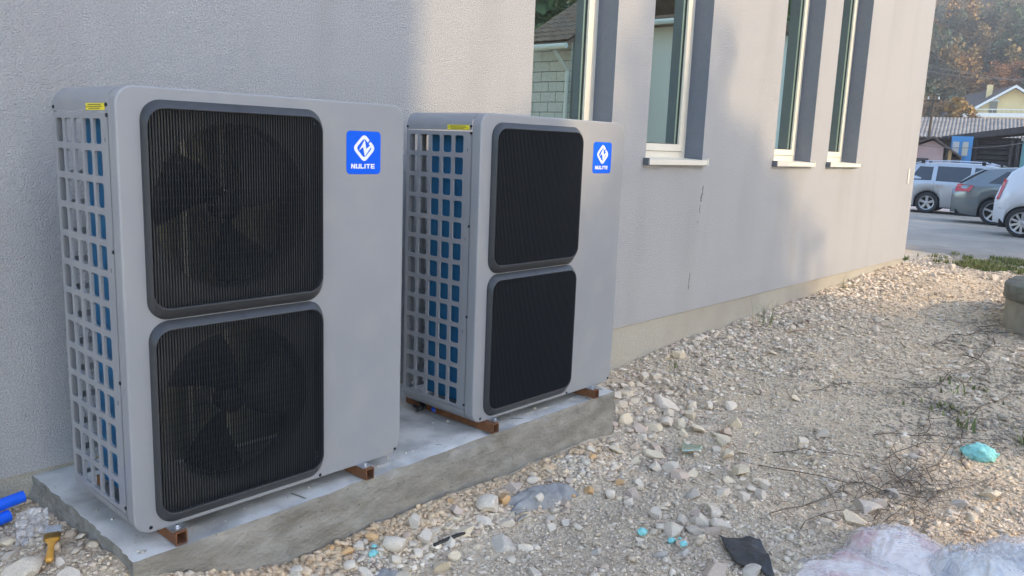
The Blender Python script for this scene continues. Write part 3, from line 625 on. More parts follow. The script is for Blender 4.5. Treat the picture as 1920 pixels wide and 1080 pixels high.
# ---- gravel: uncountable, one mesh
def shapes(kind, nvar, seed):
    rs = np.random.default_rng(seed); out = []
    if kind == 'ico':
        bm = bmesh.new(); bmesh.ops.create_icosphere(bm, subdivisions=1, radius=1); B = np.array([v.co for v in bm.verts]); Fc = np.array([[v.index for v in f.verts] for f in bm.faces]); bm.free()
    else:
        B = np.array([(1,0,0),(-1,0,0),(0,1,0),(0,-1,0),(0,0,1),(0,0,-1)], float); Fc = np.array([(0,2,4),(2,1,4),(1,3,4),(3,0,4),(2,0,5),(1,2,5),(3,1,5),(0,3,5)])
    for k in range(nvar): out.append(B*(1+rs.uniform(-.42, .25, (len(B), 1)))+rs.normal(0, .14, B.shape))
    return np.array(out), Fc
def gravel(n, kind, rmin, rmed, rmax, seed, boxr, dens):
    rs = np.random.default_rng(seed); S, Fc = shapes(kind, 24, seed)
    x = rs.uniform(boxr[0], boxr[1], n*8); y = rs.uniform(boxr[2], boxr[3], n*8)
    ok = ~in_slab(x, y, -.0)&(y < YW+.01)&(y > -2.62+.155*(x+1.06)-.75)
    ok &= rs.random(len(x)) < dens(x, y); x, y = x[ok][:n], y[ok][:n]; n = len(x)
    dst = np.hypot(x+1.06, y+2.62)
    rad = np.clip(rmed*np.exp(rs.normal(0, .45, n)), rmin, rmax)
    sc_ = rad[:, None]*np.stack([rs.uniform(.95, 1.7, n), rs.uniform(.7, 1.15, n), rs.uniform(.32, .75, n)], 1)
    P = S[rs.integers(0, 24, n)]*sc_[:, None, :]
    a = rs.uniform(0, 2*np.pi, n); ca, sa = np.cos(a)[:, None], np.sin(a)[:, None]; t = rs.normal(0, .4, n); ct, st = np.cos(t)[:, None], np.sin(t)[:, None]
    X, Y, Z = P[..., 0], P[..., 1], P[..., 2]; Y, Z = Y*ct-Z*st, Y*st+Z*ct; X, Y = X*ca-Y*sa, X*sa+Y*ca
    gz = ground_z(x, y)+rad*rs.uniform(.0, .45, n)
    V = np.stack([X+x[:, None], Y+y[:, None], Z+gz[:, None]], -1)
    pal = np.array([PAL['w'], PAL['w'], (.70, .59, .45), (.63, .53, .41), PAL['y'], PAL['p'], PAL['w'], (.80, .71, .58), (.50, .41, .31)])
    c = pal[rs.integers(0, len(pal), n)]*rs.uniform(.72, 1.12, (n, 1))
    och = sst(-.34, -.10, y)*sst(2.9, 2.3, x)*sst(-.1, .1, x)*(vnoise(x*6, y*6, 31) > .25)
    c = c*(1-.65*och[:, None])+np.array((.68, .46, .25))*rs.uniform(.6, 1.15, (n, 1))*.65*och[:, None]
    warm = sst(.45, .75, vnoise(x*1.3, y*1.3, 33))*.30; c = c*(1-warm[:, None])+np.array((.64, .51, .37))*warm[:, None]
    drk = sst(3.4, 4.8, x)*sst(-.9, -1.35, y-.06*x)*sst(.35, .6, vnoise(x*2.2, y*2.2, 36))*.5; c = c*(1-drk[:, None])+np.array((.19, .17, .14))*drk[:, None]
    m = S.shape[1]; Fa = (Fc[None]+(np.arange(n)*m)[:, None, None]).reshape(-1, 3)
    return V.reshape(-1, 3), Fa, np.repeat(c, m, 0)
# a lane of finer trodden gravel runs down the middle; coarse stones towards wall and slab
def d_c(x, y):
    coarse = sst(-.9, .3, y-.05*x)*.7+.35; lane = np.exp(-((y+.75-.06*x)/.45)**2)*sst(2.2, 3.4, x); return np.clip(coarse*(1-.6*lane)*(.5+.9*vnoise(x*2.5, y*2.5, 41)), 0, 1)
def d_f(x, y): return np.clip(.55+.6*vnoise(x*4, y*4, 42), 0, 1)
near_box = (-.9, 5.2, -2.9, .92); far_box = (4.8, 12.8, -2.4, 1.2)
sets = [gravel(9000, 'ico', .006, .0105, .026, 51, near_box, d_c), gravel(7000, 'ico', .009, .015, .034, 52, far_box, d_c),
        gravel(38000, 'ico', .004, .0062, .011, 53, near_box, d_f), gravel(30000, 'oct', .005, .009, .016, 54, far_box, d_f), gravel(5200, 'ico', .005, .0085, .02, 57, (.05, 2.65, -.34, -.03), lambda x, y: .7+0*x), gravel(110000, 'oct', .002, .0038, .0065, 55, (-.6, 4.0, -2.3, .6), d_f)]
V = []; Fa = []; Cc = []; k = 0
for a, b, c in sets: V.append(a); Fa.append(b+k); Cc.append(c); k += len(a)
stuff(np_mesh('gravel', np.concatenate(V), np.concatenate(Fa), 'pebble', np.concatenate(Cc)), 'crushed pale limestone gravel covering the strip beside the building', 'gravel')

# ================================================================== GRASS, WEEDS, TWIGS
def blades(n, xs, ys, h0, h1, colr, seed, wd=.004):
    rs = np.random.default_rng(seed); h = rs.uniform(h0, h1, n); a = rs.uniform(0, 6.28, n); lean = rs.uniform(.1, .7, n)*h
    bx = np.stack([np.cos(a+1.57), np.sin(a+1.57), 0*a], 1)*wd; d = np.stack([np.cos(a), np.sin(a), 0*a], 1); B = np.stack([xs, ys, ground_z(xs, ys)], 1)
    m = B+d*lean[:, None]*.35; m[:, 2] += h*.6; t = B+d*lean[:, None]; t[:, 2] += h
    V = np.stack([B-bx, B+bx, m+bx*.7, m-bx*.7, t], 1).reshape(-1, 3); i = np.arange(n)[:, None]*5
    F = np.concatenate([np.stack([i[:, 0], i[:, 0]+1, i[:, 0]+2], 1), np.stack([i[:, 0], i[:, 0]+2, i[:, 0]+3], 1), np.stack([i[:, 0]+3, i[:, 0]+2, i[:, 0]+4], 1)])
    c = np.array(colr)[rs.integers(0, len(colr), n)]*rs.uniform(.7, 1.2, (n, 1)); return V, F, np.repeat(c, 5, 0)
GR = [(.12, .19, .04), (.16, .21, .06), (.24, .24, .09), (.30, .26, .12)]
n = 30000; xs = rng.uniform(11.4, 12.85, n); ys = rng.uniform(-2.5, 3.2, n)
keep = (vnoise(xs*1.5, ys*1.1, 61)*.6+vnoise(xs*5, ys*5, 62)*.4 > .43)&((ys < .85)|(xs > 11.4)); xs, ys = xs[keep], ys[keep]
a, b, c = blades(len(xs), xs, ys, .03, .085, GR, 63, .006)
stuff(np_mesh('grass', a, b, 'leaf', c), 'short patchy grass strip between gravel and asphalt', 'grass')
def weed(x, y, n, rad, h, lab, broad=False):
    rs = np.random.default_rng(int(x*100)+n); xs = x+rs.normal(0, rad, n); ys = y+rs.normal(0, rad, n)
    a, b, c = blades(n, xs, ys, h*.5, h, [(.14, .18, .06), (.20, .23, .09)], n, .0025 if not broad else .010)
    o = tag(np_mesh('weed', a-np.array((x, y, float(ground_z(x, y)))), b, 'leaf', c), lab, 'weed'); o.location = (x, y, float(ground_z(x, y)))
    if rad > .05: o['kind'] = 'stuff'
weed(4.46, .56, 11, .025, .11, 'thin green grass tuft beside yellow rocks at the plinth')
weed(6.2, .62, 14, .04, .34, 'sparse dry weed stalks standing against the sandy plinth')
weed(4.70, -1.47, 9, .03, .10, 'small broad-leaved green weed behind the turquoise lump', True)
weed(4.72, -1.83, 12, .03, .12, 'green leafy weed on the gravel to the side of the turquoise lump', True)
weed(4.95, -1.28, 26, .08, .06, 'low spreading green weed patch among dark twigs', True)
weed(5.6, -1.25, 30, .12, .05, 'faint green weed patch further from the turquoise lump', True)
weed(8.6, .76, 12, .04, .2, 'dry weed tuft at the plinth near the building corner')
def twig(x, y, a, L, r0, pale=False, seed=0):
    rs = np.random.default_rng(seed); p = []; n = 7; ang = a; cx, cy = x, y
    for i in range(n):
        p.append((cx-x, cy-y, float(ground_z(cx, cy))-float(ground_z(x, y))+.012+.014*abs(math.sin(i*1.3+seed)))); ang += rs.normal(0, .22); cx += L/n*math.cos(ang); cy += L/n*math.sin(ang)
    mb = MB().tube(p, [r0*(1-.75*i/(n-1)) for i in range(n)], 4)
    for k in range(2):
        i = rs.integers(1, 5); q = Vector(p[i]); b_ = ang+rs.choice([-1, 1])*rs.uniform(.4, .9); l2 = L*rs.uniform(.15, .35)
        mb.tube([q, q+Vector((math.cos(b_)*l2*.5, math.sin(b_)*l2*.5, .008)), q+Vector((math.cos(b_+.2)*l2, math.sin(b_+.2)*l2, .002))], [r0*.6, r0*.45, r0*.2], 4)
    o = mb.build('twig', 'twig_pale' if pale else 'twig_mat'); o.location = (x, y, float(ground_z(x, y))); return o
tws = [(2.6, -1.10, -.5, .7), (2.8, -1.2, -.35, .9), (3.0, -1.35, -.2, .8), (2.55, -1.28, -.3, .6), (3.2, -1.55, .1, .8), (3.3, -1.4, .35, .9), (2.9, -1.5, -.1, .7), (3.5, -1.45, .5, .7), (3.1, -.8, -.45, .8), (3.4, -.75, -.6, .7),
       (4.1, -1.1, -.4, .9), (4.3, -1.3, -.2, .8), (4.5, -1.5, .2, .9), (3.7, -1.55, .1, 1.), (4.0, -1.65, .3, .9), (3.35, -1.62, .2, .9), (5.2, -.95, -.35, 1.1), (5.5, -1.1, -.2, 1.), (5.0, -1.45, .1, 1.0), (6.2, -1.1, -.15, 1.2), (6.0, -1.3, .1, 1.), (7., -1.15, .2, 1.2), (7.2, -.9, .1, 1.1), (6.6, -.75, -.25, 1.), (4.6, -.5, -.5, .8), (3.8, -1.25, -.3, 1.0), (3.25, -1.25, -.6, .6)]
LM = [(4.27, -1.65, 'turquoise foam lump'), (2.1, -1.2, 'black plastic scrap'), (2.6, -1.9, 'plastic-wrapped bundles'), (7.6, -1.5, 'round concrete cistern'), (3.2, -.2, 'rock heap by the slab'), (5.2, -1.2, 'low green weeds')]
for i, (x, y, a, L) in enumerate(tws):
    near = min(LM, key=lambda q: math.hypot(q[0]-x-.4*L*math.cos(a), q[1]-y-.4*L*math.sin(a)))[2]; ln = 'long' if L >= 1 else 'short' if L <= .7 else 'mid-length'
    tag(twig(x, y, a, L, .0026+.0003*x, False, i), '%s thin dark dry twig on the gravel near the %s' % (ln, near), 'twig', '%s dark twigs near the %s' % (ln, near))
tag(twig(6.05, .35, -.5, .75, .008, True, 77), 'pale tan bent twig lying on gravel near the plinth', 'twig')
rs = np.random.default_rng(91); rt = MB()                # tangle of dry roots
for k in range(150):
    x = rs.normal(3.45, .55); y = -1.52+.13*(x-3.4)+rs.normal(0, .13); a = rs.normal(.12, .5); L = rs.uniform(.08, .3); z = float(ground_z(x, y))
    x2, y2 = x+L*math.cos(a), y+L*math.sin(a)
    rt.tube([(x, y, z+.01), ((x+x2)/2+rs.normal(0, .01), (y+y2)/2+rs.normal(0, .01), z+rs.uniform(.015, .035)), (x2, y2, float(ground_z(x2, y2))+.008)], .0016, 3, False)
stuff(rt.build('root_tangle', 'twig_mat'), 'tangle of fine dark dry roots on the gravel', 'roots')

# ================================================================== LITTER AND SITE DEBRIS
def blob(name, m, loc, size, seed, amp=.3, freq=2.2, parent=None, sub=4, crease=0., rz=0., floor=None, smooth=True, shift=(0, 0, 0)):
    bm = bmesh.new(); bmesh.ops.create_icosphere(bm, subdivisions=sub, radius=1); V = np.array([v.co for v in bm.verts])
    n = vnoise(V[:, 0]*freq+V[:, 2]*1.7+seed, V[:, 1]*freq-V[:, 2]*1.3, seed)-.5; n2 = vnoise(V[:, 0]*freq*2.7+V[:, 2]*5, V[:, 1]*freq*2.7+V[:, 2]*4+seed, seed+1)-.5
    n3 = 1-2*np.abs(vnoise(V[:, 0]*3+V[:, 1]*1.2+V[:, 2]*3+seed, V[:, 1]*3.2-V[:, 2]*5, seed+2)-.5)
    n4 = 1-2*np.abs(vnoise(V[:, 0]*7+V[:, 1]*3+V[:, 2]*6+seed, V[:, 1]*8-V[:, 2]*7, seed+3)-.5)
    V = V*(1+amp*n+amp*.5*n2+crease*n3**3+crease*.45*n4**4)[:, None]*np.array(size)
    if floor is not None: V[:, 2] = np.maximum(V[:, 2], floor)
    for v, c in zip(bm.verts, V): v.co = Vector(c)+Vector(shift)
    me = bpy.data.meshes.new(name); bm.to_mesh(me); bm.free(); o = link(name, me, m, parent, smooth); o.location = loc; o.rotation_euler = (0, 0, rz); return o
def gz(x, y): return float(ground_z(x, y))
def fold_blob(name, m, size, seed, parent, puff, lift, nu=150, nv=56):
    """low sheet-like heap: dome profile with long sharp pleats running over it"""
    rs = np.random.default_rng(seed); a = np.linspace(0, 2*np.pi, nu, endpoint=False); q = np.linspace(0, 1, nv); A, Q = np.meshgrid(a, q, indexing='ij')
    x = Q*np.cos(A); y = Q*np.sin(A); h = np.sqrt(np.maximum(0, 1-Q**2.2))
    R = 1+.14*np.sin(2*A+seed)+.09*np.sin(3*A+seed*2.1)+.05*np.sin(7*A+seed); x, y = x*R, y*R
    d = np.zeros_like(x)
    for k in range(11):
        t = rs.uniform(0, np.pi); w_ = vnoise(x*1.6+k*7, y*1.6+k*3, seed+k)*1.3; c = (x*np.cos(t)+y*np.sin(t)+w_)*rs.uniform(.9, 3.)+rs.random()
        f = np.abs((c % 1)-.5)*2; d += (1-f)**5*rs.uniform(.03, .085)*np.minimum(1, (1-Q)*3)
    d += .22*(vnoise(x*1.8+seed, y*1.8, seed)-.5)+.05*(vnoise(x*6, y*6+seed, seed+3)-.5)
    z = h*(.86+d*puff)+.02*(1-h); V = np.stack([x*size[0], y*size[1], z*size[2]+lift*h-.01*(Q > .98)], -1).reshape(-1, 3)
    i = np.arange(nu*nv).reshape(nu, nv); j = np.roll(i, -1, 0); F = np.stack([i[:, :-1], j[:, :-1], j[:, 1:], i[:, 1:]], -1).reshape(-1, 4)
    return np_mesh(name, V, F, m, None, parent, True)
def bundle(loc, size, seed, cont, lab, rz=0.):
    t = tag(empty('wrapped_bundle', loc, rz), lab, 'plastic bundle')
    fold_blob('contents', cont, [size[0]*.92, size[1]*.92, size[2]*.92], seed, t, .6, 0); fold_blob('plastic_film', 'film', size, seed, t, 1.25, .004); return t
bundle((2.27, -1.70, gz(2.27, -1.7)-.02), (.36, .30, .085), 5, 'contents_pink', 'low pinkish cloth heap under crinkled clear plastic, tapering onto the gravel', 1.2)
bundle((2.60, -1.70, gz(2.6, -1.7)-.02), (.24, .25, .125), 8, 'contents_pink', 'pinkish white bundle in clear plastic behind the blue-tinged one', .3)
bundle((2.60, -2.04, gz(2.6, -2.04)-.02), (.22, .19, .19), 11, 'contents_blue', 'rounded blue-tinged bundle wrapped in shiny clear plastic', .5)
bundle((2.86, -2.17, gz(2.86, -2.17)-.02), (.24, .20, .17), 14, 'contents_blue', 'greyish plastic-wrapped bundle tucked behind the rounded blue-tinged one', 2.)
o = blob('foam_lump', 'turquoise', (4.27, -1.65, gz(4.27, -1.65)+.035), (.055, .092, .05), 21, .35, 2.4, crease=.12, rz=.15); tag(o, 'crumpled turquoise foam lump on dark twiggy gravel', 'foam lump')
for i, (x, y, s, lab) in enumerate(((.85, -.21, .026, 'small turquoise foam crumb beside pale rocks at the slab foot'), (.88, -.18, .016, 'tiny turquoise foam crumb nearest the slab foot'), (1.89, -.82, .034, 'turquoise foam scrap stuck on top of a pale stone'), (1.98, -.92, .026, 'flat turquoise foam scrap beside a yellow stone'), (2.02, -.94, .012, 'turquoise foam speck between stones'), (1.945, -1.0, .026, 'turquoise foam patch on a blue-grey stone'))):
    o = blob('foam_scrap', 'turquoise', (x, y, gz(x, y)+(.04 if i in (2, 5) else .018)), (s*.75, s*.6, s*.45), 30+i, .4, 2.5, sub=3, crease=.1); tag(o, lab, 'foam scrap')
def sheet(name, m, pts, seed, amp, thick, lab, cat, lift=.012, nu=26):
    """crumpled sheet filling a quad of ground points, with real thickness"""
    P = [np.array(p, float) for p in pts]; V = []; 
    for i in range(nu+1):
        for j in range(nu+1):
            u, v = i/nu, j/nu; q = P[0]*(1-u)*(1-v)+P[1]*u*(1-v)+P[2]*u*v+P[3]*(1-u)*v
            e = min(u, v, 1-u, 1-v); rag = (vnoise(q[0]*22, q[1]*22, seed)-.5)*.05*(1-min(1, e*6)); q = q+np.array((rag, rag*.7))
            n = vnoise(q[0]*9, q[1]*9, seed+1)-.5; n2 = abs(vnoise(q[0]*26, q[1]*26, seed+2)-.5)
            V.append((q[0], q[1], gz(q[0], q[1])+lift+amp*(n+.5)+amp*.6*n2))
    c0 = np.mean(V, 0); mb = MB(); mb.add([tuple(np.array(v)-c0) for v in V], [(i*(nu+1)+j, (i+1)*(nu+1)+j, (i+1)*(nu+1)+j+1, i*(nu+1)+j+1) for i in range(nu) for j in range(nu)])
    o = mb.build(name, m, smooth=True); o.location = c0; md = o.modifiers.new('thickness', 'SOLIDIFY'); md.thickness = thick; tag(o, lab, cat); return o
sheet('plastic_scrap', 'blackfilm', [(2.16, -1.06), (1.98, -1.24), (2.00, -1.40), (2.28, -1.20)], 71, .014, .003, 'torn black plastic scrap lying on the gravel', 'plastic scrap', .016)
def puddle(name, m, cx, cy, rx, ry, rz, seed, h, lab, cat):
    mb = MB(); nr, na = 14, 60; vs = []
    for i in range(nr+1):
        for k in range(na):
            a = 2*math.pi*k/na; r_ = (1+.34*(vnoise(3+2.2*math.cos(a), 3+2.2*math.sin(a), seed)-.5)*2*.6+.12*(vnoise(9+6*math.cos(a), 9+6*math.sin(a), seed)-.5))*i/nr
            x = r_*rx*math.cos(a); y = r_*ry*math.sin(a); X = cx+x*math.cos(rz)-y*math.sin(rz); Y = cy+x*math.sin(rz)+y*math.cos(rz)
            t = (1-(i/nr)**4); vs.append((X-cx, Y-cy, float(ground_z(X, Y))-gz(cx, cy)+h*t+.012*(vnoise(X*16, Y*16, seed+1)-.5)*t+.008*(vnoise(X*45, Y*45, seed+2)-.5)*t-.012*(1-t)))
    mb.add(vs, [(i*na+k, i*na+(k+1) % na, (i+1)*na+(k+1) % na, (i+1)*na+k) for i in range(nr) for k in range(na)])
    o = mb.build(name, m, smooth=True); o.location = (cx, cy, gz(cx, cy)); return tag(o, lab, cat)
puddle('mortar_splash', 'cement', 1.81, -.29, .23, .085, -.12, 81, .045, 'hardened dark grey mortar splash at the slab foot', 'mortar')
puddle('mortar_patch', 'cement', .80, -.34, .10, .06, .1, 84, .02, 'small blue-grey mortar patch on gravel below the turquoise crumbs', 'mortar')
def stick(x0, y0, x1, y1, r0, m, lab, name='stick', cat='stick', lift=.02):
    z0, z1 = gz(x0, y0)+lift, gz(x1, y1)+lift; o = MB().tube([(0, 0, 0), ((x1-x0)*.5, (y1-y0)*.5, (z1-z0)*.5+.004), (x1-x0, y1-y0, z1-z0)], r0, 7).build(name, m); o.location = (x0, y0, z0); return tag(o, lab, cat)
stick(1.10, -.30, 1.27, -.31, .0075, 'blackplastic', 'black rod offcut lying between pale rocks at the slab foot', 'rod', 'rod')
stick(1.58, -.33, 1.66, -.34, .008, 'cement', 'grey mortar-covered stick at the edge of the mortar splash')
stick(1.55, -.37, 1.62, -.36, .006, 'zinc', 'pale grey stub of pipe next to the mortar splash', 'pipe_stub', 'pipe')
sheet('glass_shard', 'glass', [(2.90, -.42), (2.95, -.52), (3.08, -.46), (3.03, -.36)], 75, .02, .004, 'greenish glass shard lying flat among the stones', 'glass', .03, 8)
# loose things at the slab's near end
for (x0, y0, x1, y1, zz, lab) in ((-.118, .727, -.75, .66, -.055, 'upper blue plastic pipe end beside the concrete slab'), (-.178, .70, -.75, .60, -.105, 'lower blue plastic pipe end beside the concrete slab')):
    mb = MB(); A = Vector((0, 0, 0)); B = Vector((x1-x0, y1-y0, -.05)); mb.tube([A, B*.5, B], .023, 20, False); mb.tube([A, B*.5, B], .0195, 20, False)
    mb.lathe([(.023, 0), (.0195, 0)], lambda a, b, h: (A.x, a, b), 20)
    o = mb.build('blue_pipe', 'bluepipe', angle=40); o.location = (x0, y0, zz); tag(o, lab, 'pipe', 'blue pipe ends')
br = empty('paintbrush', (-.205, .20, -.085)); tag(br, 'flat paintbrush with orange wooden handle lying on rubble beside slab', 'paintbrush')
br.rotation_mode = 'QUATERNION'; dv = Vector((.085, .20, .03)).normalized(); br.rotation_quaternion = dv.to_track_quat('Z', 'X')
hp = [(0, .010), (.012, .013), (.04, .0125), (.075, .010), (.10, .0115), (.118, .019), (.128, .0235), (.135, .024)]
mb = MB(); vs = []
for z, wd in hp:
    for k in range(12): a = 2*math.pi*k/12; vs.append((.0075*math.cos(a)*(1 if z < .11 else .9), wd*math.sin(a), z))
mb.add(vs, [(i*12+k, i*12+(k+1) % 12, (i+1)*12+(k+1) % 12, (i+1)*12+k) for i in range(len(hp)-1) for k in range(12)]+[tuple(range(12)), tuple(range(84, 96))]); mb.build('handle', 'wood_orange', br, smooth=True)
mb = MB().prism(rrect(-.0085, .0085, -.0265, .0265, .006, 3), lambda u, v, t: (u, v, t), .128, .160); mb.build('ferrule', 'brass', br, angle=30)
mb = MB(); n_ = 26
mb.add([(s*.0075, -.026+.052*k/n_, z+(.004*math.sin(k*2.3) if z > .17 else 0)) for z in (.158, .205) for s in (-1, 1) for k in range(n_+1)], [q for k in range(n_) for q in ((k, k+1, 2*n_+3+k, 2*n_+2+k), (n_+1+k, n_+2+k, 3*n_+4+k, 3*n_+3+k), (2*n_+2+k, 2*n_+3+k, 3*n_+4+k, 3*n_+3+k))])
mb.build('bristles', 'bristle', br)
def film_sheet(pts3, seed, amp, lab, nu=22):
    P = [np.array(p, float) for p in pts3]; V = []
    for i in range(nu+1):
        for j in range(nu+1):
            u, v = i/nu, j/nu; q = P[0]*(1-u)*(1-v)+P[1]*u*(1-v)+P[2]*u*v+P[3]*(1-u)*v; n = vnoise(q[0]*16+q[2]*8, q[1]*16, seed)-.5; n2 = abs(vnoise(q[0]*40, q[1]*40+q[2]*30, seed+1)-.5)
            V.append(q+np.array((n*.6, -n2*.6, n+n2))*amp)
    c0 = np.mean(V, 0); o = MB().add([tuple(v-c0) for v in V], [(i*(nu+1)+j, (i+1)*(nu+1)+j, (i+1)*(nu+1)+j+1, i*(nu+1)+j+1) for i in range(nu) for j in range(nu)]).build('plastic_film', 'film', smooth=True); o.location = c0
    o.modifiers.new('thickness', 'SOLIDIFY').thickness = .001; return tag(o, lab, 'plastic film')
film_sheet([(-.25, .42, -.15), (-.10, .50, -.17), (-.10, .55, -.07), (-.19, .58, -.06)], 95, .045, 'crumpled clear plastic film behind the paintbrush')
film_sheet([(-.20, .24, -.17), (-.11, .26, -.18), (-.09, .40, -.14), (-.20, .40, -.14)], 99, .04, 'crumpled whitish plastic film under the paintbrush handle')
film_sheet([(2.66, .10, -.042), (2.79, .04, -.05), (2.88, .12, -.10), (2.74, .24, -.04)], 103, .03, 'scrap of clear plastic film on the slab corner')
o = blob('blue_plug', 'bluepipe', (1.745, .40, -.034), (.03, .024, .017), 5, .15, 2, sub=3); tag(o, 'small blue plastic cap on the slab under the second heat pump', 'cap')
cb = MB()
for k in range(3):
    pts = [(1.70+.02*k+.12*math.cos(t*.5+k)*.5, .42+.05*t/3+.05*math.sin(t+k), -.038+.008*k+.012*abs(math.sin(t*2+k))) for t in np.linspace(0, 5, 16)]; cb.tube(pts, .008, 6)
cb.off(-1.72, -.5, .05); o = cb.build('cable_coil', 'blackplastic', smooth=True); o.location = (1.72, .5, -.05); tag(o, 'dark cable loops lying on the slab between the heat pumps', 'cable')
# concrete cistern at the edge of the gravel
ct = tag(empty('concrete_cistern', (8.40, -1.93, -.5)), 'round concrete cistern with a thick dark weathered lid', 'cistern')
mb = MB().lathe([(.985, -.3), (.985, .565), (.0, .565)], lambda x, y, h: (x, y, h), 64); mb.build('base', 'old_concrete', ct, angle=40)
mb = MB(); prof = [(.0, .56), (1.00, .56), (1.012, .575), (1.012, .69), (.99, .715), (.5, .735), (0, .74)]
mb.lathe(prof, lambda x, y, h: (x*(1+.012*math.sin(7*math.atan2(y, x))+.01*math.sin(19*math.atan2(y, x))), y*(1+.012*math.sin(7*math.atan2(y, x))), h+.006*math.sin(x*23+y*17)), 96); mb.build('lid', 'lid_concrete', ct, angle=50)
# ================================================================== BACKDROP
CX, CY, CZ = -1.063, -2.622, 1.365
AZ = math.radians(13.05); VV = Vector((math.cos(AZ), math.sin(AZ), 0)); UU = Vector((math.sin(AZ), -math.cos(AZ), 0))
def bk(d, u, z=0.): p = Vector((CX, CY, 0))+VV*d+UU*u; return Vector((p.x, p.y, z))
def local(o, rz): o.rotation_euler = (0, 0, rz)
# ---------------- cars: x along the car (rear 0 -> front), y sideways, z up
def car(name, lab, loc, rz, spec):
    t = tag(empty(name, loc, rz), lab, 'car', 'cars parked on the asphalt'); L = spec['L']; HW = spec['hw']; paint = spec['paint']; g = lambda tab, s: float(np.interp(s, [a for a, b in tab], [b for a, b in tab]))
    def sect(s):
        zl = .20+.06*sst(L*.12, 0, s)+.06*sst(L*.9, L, s); zb = g(spec['belt'], s); zt = g(spec['top'], s); e = 1-.16*sst(.5, 0, s)**1.5-.2*sst(L-.6, L, s)**1.5; w = HW*float(e); wr = w*(.98-.24*min(1, max(0, (zt-zb)/.5)))
        for c in spec['wheels']:
            d = abs(s-c); R_ = spec['wr']+.055
            if d < R_: zl = max(zl, spec['wr']+math.sqrt(R_*R_-d*d)-.01)
        zl = min(float(zl), zb-.08); P = [(w*.90, zl), (w*.965, zl+(zb-zl)*.18), (w*.995, zl+(zb-zl)*.5), (w, zl+(zb-zl)*.78), (w*.975, zb)]
        P += [(w*.975+(wr-w*.975)*q, zb+(zt-.045-zb)*q) for q in (.33, .66, 1.)]+[(wr*.94, zt-.012), (wr*.75, zt), (0, zt+.012)]
        return P
    S = sorted(set(list(np.linspace(0, L, 64))+[c+k*(spec['wr']+.055)/9 for c in spec['wheels'] for k in range(-9, 10)]))
    rows = []
    for s in S: P = sect(s); rows.append([(s, y, z) for y, z in P]+[(s, -y, z) for y, z in reversed(P[:-1])])
    m = len(rows[0]); mb = MB().add([p for r_ in rows for p in r_], [(i*m+k, i*m+k+1, (i+1)*m+k+1, (i+1)*m+k) for i in range(len(S)-1) for k in range(m-1)]+[tuple(range(m)), tuple(range((len(S)-1)*m, len(S)*m))])
    mb.build('body', paint, t, angle=38)
    mb = MB().box(.12, L-.12, -HW*.84, HW*.84, .17, .62); mb.build('underbody', 'dark', t)
    def side(s, z, off=.005):
        P = sect(s); ys, zs_ = [p[0] for p in P[:8]], [p[1] for p in P[:8]]; return float(np.interp(z, zs_, ys))+off
    def patch(name, m, poly, off=.006, parent=t, sides=(-1, 1)):
        for sd in sides:
            pts = []
            for i in range(len(poly)):
                a, b = poly[i], poly[(i+1) % len(poly)]
                for k in range(6): pts.append((a[0]+(b[0]-a[0])*k/6, a[1]+(b[1]-a[1])*k/6))
            q = MB().prism(pts, lambda u, v, tt: (u, sd*side(u, v, tt), v), off-.02, off); q.build(name, m, parent)
    for nm, m, poly, off in spec['patches']: patch(nm, m, poly, off)
    for c in spec['wheels']:
        for sd in (-1, 1):
            wh = empty('wheel'); wh.parent = t; wh.location = (c, sd*(HW-.11), spec['wr']); R_ = spec['wr']; rr = spec['rr']
            MB().lathe([(rr, -.09), (R_-.02, -.095), (R_, -.07), (R_, .07), (R_-.02, .095), (rr, .09), (rr-.02, .06)], lambda x, y, h: (x, h, y), 36).build('tyre', 'tyre_mat', wh, angle=40)
            rm = MB().lathe([(rr-.022, sd*.06), (rr+.004, sd*.088), (rr-.018, sd*.080), (rr-.03, sd*.03)], lambda x, y, h: (x, h, y), 36)
            ns = spec['spokes']; sw = spec['sw']
            for k in range(ns):
                a = 2*math.pi*k/ns+.3; ca, sa = math.cos(a), math.sin(a)
                f = lambda x, y, h: (x*ca-y*sa, sd*h, x*sa+y*ca)
                rm.add([f(.02, -sw*.9, .062), (f(rr-.01, -sw*1.25, .078)), f(rr-.01, sw*1.25, .078), f(.02, sw*.9, .062), f(.02, -sw*.9, .03), f(rr-.01, -sw*1.25, .05), f(rr-.01, sw*1.25, .05), f(.02, sw*.9, .03)], [(0,1,2,3), (4,7,6,5), (0,4,5,1), (1,5,6,2), (2,6,7,3), (3,7,4,0)])
            rm.lathe([(0, sd*.075), (.035, sd*.073), (.055, sd*.06)], lambda x, y, h: (x, h, y), 16)
            rm.build('rim', 'rim_mat', wh); MB().lathe([(0, sd*.012), (rr-.02, sd*.012)], lambda x, y, h: (x, h, y), 24).build('brake_shade', 'dark', wh)
    return t, sect
P2 = math.pi
